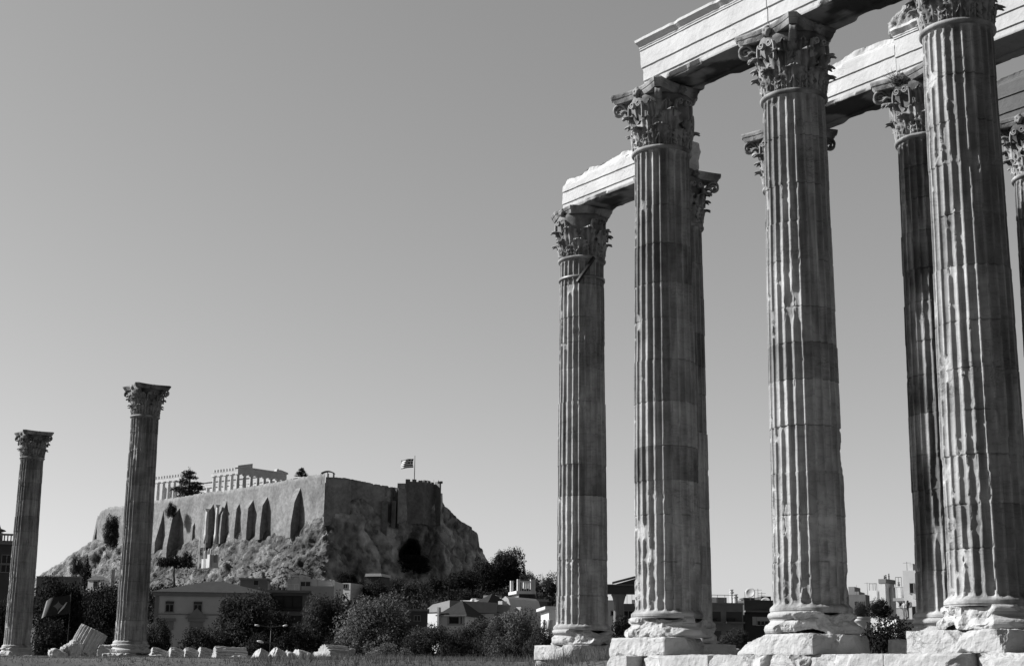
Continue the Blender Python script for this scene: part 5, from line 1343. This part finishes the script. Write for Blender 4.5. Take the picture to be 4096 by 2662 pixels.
zr_ = B.H + .003; B.box('roof_hut', 'graywall', B.X(V6(480, 0)[0]), B.X(V6(690, 0)[0]), zr_, B.Z(V6(0, 640)[1]) , 3, 8); B.box('roof_hut', 'darkwall', B.X(V6(695, 0)[0]), B.X(V6(800, 0)[0]), zr_, B.Z(V6(0, 602)[1]), 3, 8); B.box('roof_hut', 'darkwall', B.X(V6(520, 0)[0]), B.X(V6(640, 0)[0]), B.Z(V6(0, 640)[1]) + .003, B.Z(V6(0, 615)[1]), 4, 7)
mast(B, 506, 560, zr_); mast(B, 608, 565, zr_); mast(B, 646, 525, zr_, 1); mast(B, 686, 560, zr_, 2)
for x, y, r_ in ((550, 577, .75), (710, 680, .8)):
    xa = B.X(V6(x, 0)[0]); z = B.Z(V6(0, y)[1]); m = MB(); q = [(r_ * s_, .18 * s_ * s_) for s_ in (0.02, .4, .7, 1)]
    m.lathe([(a, b) for a, b in q] + [(a * .98, b + .03) for a, b in q[::-1]], 18, cap=False); o = m.build('satellite_dish', M['whitemetal'], B.t, True, (xa, 1.0, z)); o.rotation_euler = (R(75), 0, R(-25))
    m = MB(); m.tube((xa, 1.15, zr_ - 1.5), (xa, 1.15, z), .03); m.build('dish_pole', M['metal'], B.t)
B = bl('apartment_block', 'hazy gray apartment block right of the middle column base', 'apartment block', V6, 1480, 1762, 600, 900, 330, 14, R(-25)); B.body('graywall', -8)
B.win(V6(1632, 0)[0], V6(1662, 0)[0], V6(0, 668)[1], V6(0, 712)[1], mull=1); B.win(V6(1690, 0)[0], V6(1728, 0)[0], V6(0, 668)[1], V6(0, 712)[1], mull=1, pane='shutter')
B.box('roof_hut', 'cream', B.X(V6(1540, 0)[0]), B.X(V6(1605, 0)[0]), B.H + .003, B.Z(V6(0, 508)[1]), 3, 9); B.box('roof_hut', 'cream', B.X(V6(1606, 0)[0]), B.X(V6(1650, 0)[0]), B.H + .003, B.Z(V6(0, 560)[1]), 3, 9); mast(B, 1637, 490, B.H); mast(B, 1752, 460, B.H, 1); mast(B, 1662, 550, B.H)
B = bl('apartment_block', 'white stepped apartment block with a chimney tower, middle of the right group', 'apartment block', V6, 1790, 2075, 555, 950, 255, 12, R(-36)); xm = B.X(V6(1868, 0)[0]); B.box('wall', 'plaster', 0, xm, -8, B.H); B.box('wall', 'cream', xm + .01, B.X(V6(1918, 0)[0]), -8, B.H - .2, .8, 12)
B.box('tower', 'plaster', B.X(V6(1920, 0)[0]), B.X(V6(1985, 0)[0]), -8, B.Z(V6(0, 485)[1]), -1.0, 3); B.box('tower_cap', 'graywall', B.X(V6(1918, 0)[0]), B.X(V6(1996, 0)[0]), B.Z(V6(0, 485)[1]) + .003, B.Z(V6(0, 442)[1]), -1.1, 3.2); B.box('wall', 'cream', B.X(V6(1997, 0)[0]), B.X(V6(2072, 0)[0]), -8, B.Z(V6(0, 525)[1]), .5, 9)
for x, y in ((1932, 392), (1948, 385), (1980, 372)): chimney(B, x - 6, x + 6, y, B.Z(V6(0, 442)[1]), 'darkmetal', 1)
B.rail(0, xm, B.H, 1.1, .1, .5, 'darkmetal'); mast(B, 1805, 470, B.H); mast(B, 1868, 505, B.H); B.win(V6(1938, 0)[0], V6(1958, 0)[0], V6(0, 492)[1], V6(0, 530)[1], mull=0)
B = bl('apartment_block', 'white apartment block with a projecting balcony left of the dark weathered column', 'apartment block', V6, 2065, 2150, 512, 980, 240, 10, R(-34)); B.body('plaster', -8)
zb_ = B.Z(V6(0, 672)[1]); B.box('balcony', 'cream', B.X(V6(2075, 0)[0]), B.X(V6(2210, 0)[0]), zb_, B.Z(V6(0, 640)[1]), -1.8, -.01); B.rail(B.X(V6(2078, 0)[0]), B.X(V6(2205, 0)[0]), B.Z(V6(0, 640)[1]) + .003, 1.6, -1.75, .5, 'metal'); chimney(B, 2045, 2068, 460, B.H - 3, 'graywall'); mast(B, 2110, 375, B.H); B.rail(0, B.W, B.H, 1.4, .2, .4, 'darkmetal')
B.win(V6(2100, 0)[0], V6(2128, 0)[0], V6(0, 690)[1], V6(0, 720)[1], mull=0)
B = bl('apartment_block', 'tallest white apartment block touching the dark weathered column', 'apartment block', V6, 2142, 2420, 345, 980, 236, 12, R(-30)); B.body('plaster', -8)
for x0, x1, y0, y1 in ((2212, 2250, 480, 582), (2225, 2262, 725, 850), (2170, 2205, 680, 715)): B.win(V6(x0, 0)[0], V6(x1, 0)[0], V6(0, y0)[1], V6(0, y1)[1], mull=0, fmat='cream')
B.box('roof_hut', 'plaster', B.X(V6(2200, 0)[0]), B.X(V6(2235, 0)[0]), B.H + .003, B.Z(V6(0, 268)[1]), 1, 4); B.box('roof_hut', 'darkwall', B.X(V6(2238, 0)[0]), B.X(V6(2275, 0)[0]), B.H + .003, B.Z(V6(0, 280)[1]), 1, 4); B.box('side_balcony', 'plaster', B.X(V6(2262, 0)[0]), B.X(V6(2300, 0)[0]), B.Z(V6(0, 650)[1]), B.Z(V6(0, 598)[1]), -1.5, -.01); mast(B, 2172, 245, B.H, 1, 1); mast(B, 2195, 258, B.H)
TERR = B
# white balcony-like stone piece behind the shrub
q0 = V6(1640, 1000); q1 = V6(1860, 835); A_ = at((V6(1720, 0)[0]) * D, q0[1] * D, 75); T_ = at(V6(1720, 0)[0] * D, q1[1] * D, 75); h = T_[2] - A_[2]; k = 75 / 6000 / 2.644
t = thing('garden_pedestal', A_, 'pale flared stone pedestal half hidden behind the dark shrub', 'pedestal')
m = MB(); m.lathe([(28 * k, -1.0), (28 * k, h * .35), (34 * k, h * .45), (60 * k, h * .62), (84 * k, h * .72), (90 * k, h * .80), (86 * k, h * .86)], 32); m.build('stem', M['plaster'], t, True)
m = MB(); m.lathe([(80 * k, h * .862), (95 * k, h * .90), (95 * k, h)], 32); m.build('top', M['plaster'], t)

# --- balustraded house at the left edge
B = Bld('balustraded_house', 'dark house with a balustraded roof and finial at the left edge of the photo', 'house', -70, 27, 1262, 1480, 200, 14, R(17)); B.body('darkwall', -4)
B.box('cornice', 'graywall', -.3, B.W + .5, B.H + .003, B.H + .5, -.5, B.dep); B.box('string_course', 'graywall', -.1, B.W + .15, B.Z(1310), B.Z(1305), -.12, -.001); z = B.H + .503; zt_ = B.Z(1236)
m = MB(); x = 0.0
while x < B.W: m.box(x, x + .16, .1, .3, z, zt_ - .25); x += .42
m.box(-.1, B.W + .1, .05, .35, zt_ - .25, zt_); m.build('balustrade', M['trim'], B.t)
xx = B.X(-6); m = MB(); zf_ = B.Z(1206); m.lathe([(.8, z), (.8, z + (zf_ - z) * .5), (.5, z + (zf_ - z) * .52), (1.2, z + (zf_ - z) * .60), (1.0, z + (zf_ - z) * .66), (.5, z + (zf_ - z) * .72), (.2, zf_)], 16, xx - .3, 4); m.build('finial', M['darkwall'], B.t, True)
for k in range(3): window(B.t, 1.2 + 3.0 * k, 2.4 + 3.0 * k, B.H - 3.6, B.H - 1.4, mull=1)
# low terrace wall and bright blocks on the left slope
def ZL(x, y): return (x / 2.172 / D, (1950 + y / 2.172) / D)
B = bl('terrace_wall', 'long low gray wall on the left slope above the dark trees', 'wall', ZL, 320, 690, 775, 880, 330, 2.0, R(4)); B.body('graywall', -4); B.box('coping', 'trim', -.1, B.W + .1, B.H + .003, B.H + .25, -.1, 2.1)
B = bl('site_hut', 'small bright site hut with a dark doorway right of the cypress', 'hut', ZL, 765, 870, 800, 870, 420, 4, R(-20)); B.body('plaster', -3); window(B.t, B.W * .45, B.W * .8, .2, B.H * .8, mull=0); m = MB(); m.prism([(-.3, B.H + .003), (B.W + .3, B.H + .003), (B.W * .5, B.H + 1.2)], -.2, 4.2); m.build('roof', M['trim'], B.t)
B = bl('retaining_wall', 'thin bright retaining wall with a post left of the taller lone column', 'wall', ZL, 865, 985, 850, 885, 420, 1.5, R(6)); B.body('plaster', -3); B.box('gate_post', 'plaster', B.W - .8, B.W, B.H + .003, B.H + 4.5, .1, 1.0)

# ------------------------------------------------------------------ street lamps
def lamp(label, x, ybase, ytop, Y, heads):
    a = at(x * D, ytop * D, Y); t = thing('street_lamp', (a[0], Y, float(ground_z(np.array([a[0]]), np.array([Y * 1.0]))[0])), label, 'street lamp', 'street lamps')
    h = a[2] - t.location.z; m = MB(); m.tube((0, 0, -.2), (0, 0, h), .045, .03); m.build('pole', M['darkmetal'], t, True)
    for dx, ln in heads:
        m = MB(); m.tube((0, 0, h - .02), (dx, 0, h + .08), .035, .03); m.build('arm', M['darkmetal'], t)
        s_ = 1 if dx > 0 else -1; m = MB(); m.lathe([(.03, -.5), (.13, -.42), (.19, -.1), (.17, .25), (.08, .5), (.02, .52)], 14); o = m.build('lamp_head', M['whitemetal'], t, True, (dx + s_ * ln * .2, 0, h + .10)); o.rotation_euler = (0, s_ * R(80), 0); o.scale = (.4, .55, ln * .40)
    return t
q = V3(1590, 760); lamp('tall double headed lamp post in front of the dark tree', q[0], 1500, q[1], 112, ((-.85, .9), (.85, .9)))
q = V3(1640, 955); lamp('short lamp post with one big bright head facing left', q[0], 1500, q[1], 100, ((-.75, 1.15),))

# ------------------------------------------------------------------ fallen and broken marble on the left
def drum_mesh(seed, rad, ln, flutes=True, bite=.12):
    n = 24 * 8; rows = np.concatenate([[0, .015, .05], np.arange(.12, ln - .08, .09), [ln - .05, ln - .015, ln]])
    th = np.linspace(0, 2 * math.pi, n, endpoint=False); Z_, T_ = np.meshgrid(rows, th, indexing='ij'); s_ = ((T_ * 24 / (2 * math.pi)) % 1 - .5) / .38
    r = rad - (.075 * np.sqrt(np.clip(1 - s_ * s_, 0, 1)) if flutes else 0)
    P = np.stack([np.cos(T_), np.sin(T_), Z_], -1); nz_ = fbm(P * 2.2 + seed, seed, 4); edge = np.exp(-np.minimum(Z_, ln - Z_) / .12)
    r = r - bite * np.clip(nz_ + .15, 0, 1) * (.35 + edge) - .05 * edge * (Z_ < .012) - .05 * edge * (Z_ > ln - .012) + .01 * fbm(P * 7, seed + 3, 2)
    V = np.stack([r * np.cos(T_), r * np.sin(T_), Z_], -1); F = grid_faces(len(rows), n, True).tolist(); vs_ = [V.reshape(-1, 3)]; base = len(rows) * n
    for e, idx in ((0, 0), (1, len(rows) - 1)):
        prev = np.arange(idx * n, (idx + 1) * n); R0 = V[idx]
        for k_ in (.8, .5, .2):
            q_ = R0 * np.array([k_, k_, 1]); q_[:, 2] += (.03 * fbm(q_ * 4 + seed, seed + 5, 3) + .02) * (1 if e == 0 else -1); cur = np.arange(base, base + n); vs_.append(q_); base += n
            f_ = np.stack([prev, np.roll(prev, -1), np.roll(cur, -1), cur], 1); F += (f_[:, ::-1] if e == 0 else f_).tolist(); prev = cur
        F.append(prev.tolist()[::-1] if e == 0 else prev.tolist())
    return np.concatenate(vs_), F
def drum(label, px, py, Y, rad, ln, axis, seed, group, flutes=True, bite=.12, name='column_drum'):
    """axis: direction of the drum's axis; the left face centre sits on the pixel"""
    c = at(px * D, py * D, Y); V, F = drum_mesh(seed, rad, ln, flutes, bite)
    o = mk(name, V, F, M['drum'], None, False); o.location = tuple(c); o.rotation_euler = Vector(axis).to_track_quat('Z', 'Y').to_euler()
    return tag(o, label, 'column drum', group)
GD = 'fallen column drums lying in a row'
ax = (.90, .34, -.26)
for i, (x0, x1, lb) in enumerate(((125, 343, 'first fallen drum touching the taller lone column base on its right'), (347, 518, 'second fallen drum right of the taller lone column'), (522, 690, 'third fallen drum right of the taller lone column'), (695, 855, 'fourth fallen drum, shaded, just before the drum with a triangular light patch'))):
    q = V3(x0, 1190); ln = (x1 - x0) / 2.975 / 6000 * 103 / .985; drum(lb, q[0], V3(0, 1150)[1], 103, .93, ln * 1.0, ax, 20 + i, GD, True, .10)
q = V3(905, 1190); drum('fifth fallen drum with its broken end facing the sun', q[0], V3(0, 1140)[1], 101, .85, 2.1, (.93, .36, -.04), 25, GD, True, .2)
tl = [(1365, 1160, .98, (.80, .36, -.48), .62, 'thin bright tilted drum, leftmost of the leaning discs'), (1565, 1150, .95, (.80, .38, -.46), .9, 'bright tilted drum with a split face beside the lamp post'), (1722, 1172, .80, (.84, .42, -.34), .8, 'small bright drum face third in the leaning row'),
      (1850, 1165, .86, (.84, .44, -.30), .9, 'bright wedge shaped drum fourth in the leaning row'), (1975, 1160, .55, (.85, .42, -.30), .9, 'smallest bright drum face of the leaning row'), (2080, 1172, .72, (.85, .43, -.30), 1.1, 'bright drum face left of the large upright one')]
for i, (x, y, r_, axv, ln, lb) in enumerate(tl):
    q = V3(x, y); drum(lb, q[0], q[1] + .0, 100, r_, ln, axv, 30 + i, 'leaning column drums with sunlit faces', False, .12)
q = V3(2205, 1150); drum('large upright drum with a round sunlit face at the end of the row', q[0], q[1], 97, .98, 1.6, (.80, .58, -.05), 40, 'leaning column drums with sunlit faces', True, .12)
def rock(label, vf, x0, x1, yt, yb, Y, dep, seed, cuts=(), rnd=.16, rough=.07, rot=0, group=None, name='marble_block'):
    a = vf(x0, yt); b = vf(x1, yb); A_ = at(a[0] * D, a[1] * D, Y); B_ = at(b[0] * D, b[1] * D, Y); sx_, sz_ = B_[0] - A_[0], A_[2] - B_[2]
    c_ = [((x * sx_ / 2, y * dep / 2, z * sz_), n) for (x, y, z), n in cuts]
    V, F, tn = rbox(sx_, dep, sz_, max(.06, sx_ / 34), seed, min(rnd * 2.2 * min(sx_, sz_), .5), rough, c_, .08)
    o = mk(name, V, F, M['drum'], None, True); o.location = ((A_[0] + B_[0]) / 2, Y + dep / 2, B_[2]); o.rotation_euler = (0, 0, rot); return tag(o, label, 'stone', group)
rock('flat marble slab among grass right of the drums', V3, 1045, 1270, 1105, 1225, 99, 1.2, 50, (((-.3, 0, .9), (-.5, 0, .8)),))
rock('rough marble lump behind the large upright drum', V3, 2260, 2390, 1045, 1225, 98, 1.3, 51)
rock('long low marble fragment right of the large drum', V4, 300, 425, 1135, 1222, 92, 1.0, 52); rock('low fragment lying right of the long low marble fragment', V4, 408, 600, 1140, 1222, 93, 1.0, 53)
rock('pale flat stone lying in front of the big sunlit tree', V4, 345, 445, 1042, 1085, 100, .8, 54)
B_ = rock('tilted block at the bottom edge with one bright end', V4, 612, 760, 1165, 1290, 74, .9, 55, (((.2, 0, .8), (.45, 0, .9)),), .05, .02)
for i, (x, y) in enumerate(((915, 1200), (1065, 1190), (1400, 1212), (2150, 1205))): rock(('small pale stone in the dry grass under the sunlit tree', 'small pale stone in the dry grass below the low trees', 'tiny pale stone in the grass below the white villas', 'tiny pale stone near the strapped column foundation')[i], V4, x - 14, x + 14, y - 12, y + 14, 62, .3, 56 + i)
GR = 'broken marble around the lone columns'
t = drum('fluted drum leaning on rubble between the two lone columns', ZL(715, 0)[0], ZL(0, 1425)[1], 97, .92, 1.55, (.40, .12, .91), 60, GR, True, .1, 'leaning_drum')
rock('large rounded rubble mound carrying the leaning drum', ZL, 500, 690, 1330, 1490, 95.5, 1.6, 61, (((-.4, -.2, .8), (-.6, -.3, .7)),), .3, .12, 0, GR); rock('pale boulder at the left end of the rubble mound', ZL, 405, 545, 1400, 1505, 94.5, 1.2, 62, (((.1, 0, .9), (.3, 0, 1)),), .3, .1, .4, GR); rock('low slab at the bottom of the rubble mound', ZL, 480, 760, 1470, 1570, 94, 1.4, 63, (((.3, 0, .9), (.3, 0, 1)),), .2, .08, 0, GR); rock('wide flat slab below the rubble mound', ZL, 350, 500, 1520, 1600, 93, 1.2, 64, (), .2, .06, .2, GR)
rock('upright block left of the taller lone column', ZL, 825, 985, 1362, 1500, 95, 1.2, 65, (((-.7, 0, .6), (-1, 0, .3)),), .12, .05, 0, GR); rock('low block between the rubble mound and taller lone column', ZL, 712, 885, 1488, 1590, 91, 1.2, 66, (), .14, .05, 0, GR)
rock('bright round boulder at the foot of the taller lone column', ZL, 872, 1000, 1440, 1560, 89.5, 1.2, 67, (), .4, .09, .3, GR); rock('square block before the taller lone column plinth', ZL, 1000, 1080, 1468, 1560, 89, 1.0, 68, (), .12, .05, .2, GR); rock('long low block right of the taller lone column plinth', ZL, 1195, 1420, 1450, 1580, 98, 1.3, 69, (), .1, .04, .1, GR)
rock('bright small block before the leftmost lone column', ZL, 190, 265, 1452, 1540, 105, .9, 70, (), .2, .06, .2, GR); rock('rounded rubble before the leftmost lone column', ZL, 145, 200, 1465, 1560, 105, .8, 71, (), .4, .1, .2, GR); rock('dark rubble at the base of the leftmost lone column', ZL, 20, 150, 1480, 1580, 106, .9, 72, (), .3, .1, 0, GR)
q = V6(340, 1170); rock('small gray box on the terrace left of the middle column plinth', V6, 328, 430, 1170, 1240, 58, .8, 73, (), .06, .02)

# ------------------------------------------------------------------ grass and weeds
def tufts(name, label, n, fx, hgt, seed, wid=.012):
    g = np.random.default_rng(seed); X_, Y_ = fx(g, n); Zg = ground_z(X_, Y_)
    patch = .55 + .6 * (fbm(np.stack([X_ * .6, Y_ * .6, X_ * 0], -1), seed, 3) + .3); h = hgt * g.uniform(.35, 1.2, n) * np.clip(patch, .25, 1.5) * (.35 + .65 * sst(-16, -6, X_)); a = g.uniform(0, 6.28, n); ln = g.normal(0, .35, (n, 2)) * h[:, None]
    b0 = np.stack([X_ - wid * np.cos(a), Y_ - wid * np.sin(a), Zg - .03], -1); b1 = np.stack([X_ + wid * np.cos(a), Y_ + wid * np.sin(a), Zg - .03], -1); tp = np.stack([X_ + ln[:, 0], Y_ + ln[:, 1], Zg + h], -1)
    V = np.stack([b0, b1, tp], 1).reshape(-1, 3); F = np.arange(3 * n).reshape(n, 3)
    return tag(mk(name, V, F, M['grass'], None, False, np.repeat(np.clip(g.normal(.9, .3, n), .3, 1.6), 3)), kind='stuff')
tufts('dry_grass', '', 60000, lambda g, n: (g.uniform(-30, 2.5, n), 56 + 30 * g.random(n) ** 2), .30, 5, .014)
tufts('weeds', '', 9000, lambda g, n: (lambda s_, v_: (POS['C2'][0] - s_ * U[0] + v_ * Vd[0], POS['C2'][1] - s_ * U[1] + v_ * Vd[1]))(g.uniform(-14, 11, n), g.uniform(1.9, 12, n)), .45, 6, .012)
tufts('weeds', '', 7000, lambda g, n: (lambda s_, v_: (POS['C2'][0] + s_ * U[0] + v_ * Vd[0], POS['C2'][1] + s_ * U[1] + v_ * Vd[1]))(g.uniform(1.7, 12, n), g.uniform(-2.5, 6, n)), .42, 7, .014)
def scrub(name, n, seed):
    g = np.random.default_rng(seed); idx = g.integers(20, nrow - 2, n), g.integers(0, ncol, n); P_ = VV[4:][idx]; ok = (fbm(P_ * .04, 31, 3) + g.normal(0, .35, n) > -.05) & (g.random(n) < (VV[4, :, 2][idx[1]] - 8) / 75 * sst(215, 330, xd[idx[1]])) & ((xd[idx[1]] < 760) | (idx[0] > nrow * .62)); P_ = P_[ok]; V_ = []; tn = []
    for p_ in P_:
        m_ = 40; d_ = g.normal(size=(m_, 3)); d_ /= np.linalg.norm(d_, axis=1, keepdims=True); d_[:, 2] = abs(d_[:, 2]); c_ = p_ + d_ * g.uniform(.3, .9); a_ = g.normal(size=(m_, 3)); b_ = g.normal(size=(m_, 3)); s_ = .13
        V_.append(np.stack([c_ - a_ * s_, c_ - b_ * s_ * .6, c_ + a_ * s_, c_ + b_ * s_ * .6], 1).reshape(-1, 3)); tn += [g.uniform(.25, 1.1)] * (4 * m_)
    V_ = np.concatenate(V_); return tag(mk(name, V_, np.arange(len(V_)).reshape(-1, 4), M['leafm'], None, False, np.array(tn)), kind='stuff')
scrub('hillside_scrub', 6500, 8)
def wood(name, n, seed):
    """dark scrub wood covering the ground between the houses and the rock"""
    g = np.random.default_rng(seed); X_ = g.uniform(-190, 25, n); Y_ = g.uniform(300, 500, n); s0 = g.uniform(1.6, 4.2, n); V_ = []; tn = []
    Zg = ground_z(X_, Y_)
    for x, y, z, s_ in zip(X_, Y_, Zg, s0):
        m_ = 130; d_ = g.normal(size=(m_, 3)); d_ /= np.linalg.norm(d_, axis=1, keepdims=True); c_ = np.array([x, y, z + s_ * .5]) + d_ * s_ * g.uniform(.6, 1.05, (m_, 1)); a_ = g.normal(size=(m_, 3)); b_ = g.normal(size=(m_, 3)); q = .28
        V_.append(np.stack([c_ - a_ * q, c_ - b_ * q * .6, c_ + a_ * q, c_ + b_ * q * .6], 1).reshape(-1, 3)); tn += [g.uniform(.5, 1.4)] * (4 * m_)
    V_ = np.concatenate(V_); return tag(mk(name, V_, np.arange(len(V_)).reshape(-1, 4), M['leafd'], None, False, np.array(tn)), kind='stuff')
wood('scrub_wood', 900, 9)

# ------------------------------------------------------------------ tiny people
def person(label, loc, face, h, mat, arm=.0, group=None):
    t = thing('person', loc, label, 'person', group, face); s_ = h / 1.72
    pts = [(0, 0, .95, .13), (0, 0, 1.2, .135), (0, 0, 1.42, .12), (0, .0, 1.52, .055), (0, .02, 1.64, .095), (.1, 0, .90, .09), (.12, .02, .5, .065), (.12, 0, .08, .05), (.12, .12, .03, .04), (-.1, 0, .90, .09), (-.12, -.05, .5, .065), (-.12, -.08, .08, .05), (-.12, .04, .03, .04),
           (.2, 0, 1.40, .06), (.27, .02, 1.12, .045), (.26, .15 + arm, .92 + arm, .035), (-.2, 0, 1.40, .06), (-.27, .02, 1.12, .045), (-.25, .10, .88, .035)]
    E_ = [(0, 1), (1, 2), (2, 3), (3, 4), (0, 5), (5, 6), (6, 7), (7, 8), (0, 9), (9, 10), (10, 11), (11, 12), (2, 13), (13, 14), (14, 15), (2, 16), (16, 17), (17, 18)]
    me = bpy.data.meshes.new('body'); me.from_pydata([(a * s_, b * s_, c * s_) for a, b, c, r_ in pts], E_, []); me.materials.append(mat); o = bpy.data.objects.new('body', me); C.objects.link(o); o.parent = t
    md = o.modifiers.new('skin', 'SKIN'); 
    for sv, q_ in zip(me.skin_vertices[0].data, pts): sv.radius = (q_[3] * s_, q_[3] * s_ * .85)
    me.skin_vertices[0].data[0].use_root = True; o.modifiers.new('sub', 'SUBSURF').levels = 1
    m = MB(); m.lathe([(.02, 1.76 * s_), (.08 * s_, 1.73 * s_), (.105 * s_, 1.67 * s_), (.10 * s_, 1.60 * s_)], 10, 0, -.01 * s_); m.build('hair', M['cloth'], t, True); return t
tz = ztop
for i, (x, mt, lb) in enumerate(((1195, 'clothl', 'person in pale clothes at the left end of the lookout tower parapet'), (1298, 'clothl', 'person in pale clothes near the flagpole on the lookout tower'), (1368, 'cloth', 'person in dark clothes in the middle of the lookout tower parapet'), (1443, 'clothl', 'person in pale clothes right of the middle of the lookout tower'), (1500, 'cloth', 'person in dark clothes at the right end of the lookout tower'))):
    q = Z2(x, 420); Yq = 612; p = at(q[0] * D, q[1] * D, Yq); person(lb, (p[0], Yq, tz - .05), x * .7, 2.0, M[mt], .0, 'visitors on the lookout tower')
for i, (x, y, mt, lb) in enumerate(((2165, 800, 'clothl', 'person in pale clothes on the terrace left of the dark weathered column'), (2203, 795, 'cloth', 'person in dark clothes on the terrace beside the pale clothed one'))):
    q = V6(x, y + 55); p = at(q[0] * D, q[1] * D, 150); person(lb, p, x * .3, 1.72, M[mt], .1, 'people on the terrace')
p0 = at(V6(2080, 0)[0] * D, V6(0, 857)[1] * D, 149); p1 = at(V6(2260, 0)[0] * D, V6(0, 857)[1] * D, 149)
t = thing('roof_terrace', (p0[0], 149, p0[2]), 'low white roof terrace with railing where two people stand', 'terrace'); m = MB(); m.box(0, p1[0] - p0[0] + 3, 0, 6, -9, -.003); m.build('wall', M['plaster'], t)
m = MB(); n = 12; W_ = (p1[0] - p0[0]) * .75
for k in range(n + 1): m.box(W_ * k / n - .02, W_ * k / n + .02, .1, .14, 0, 1.0)
m.box(0, W_, .08, .16, 1.0, 1.06); m.build('railing', M['metal'], t)
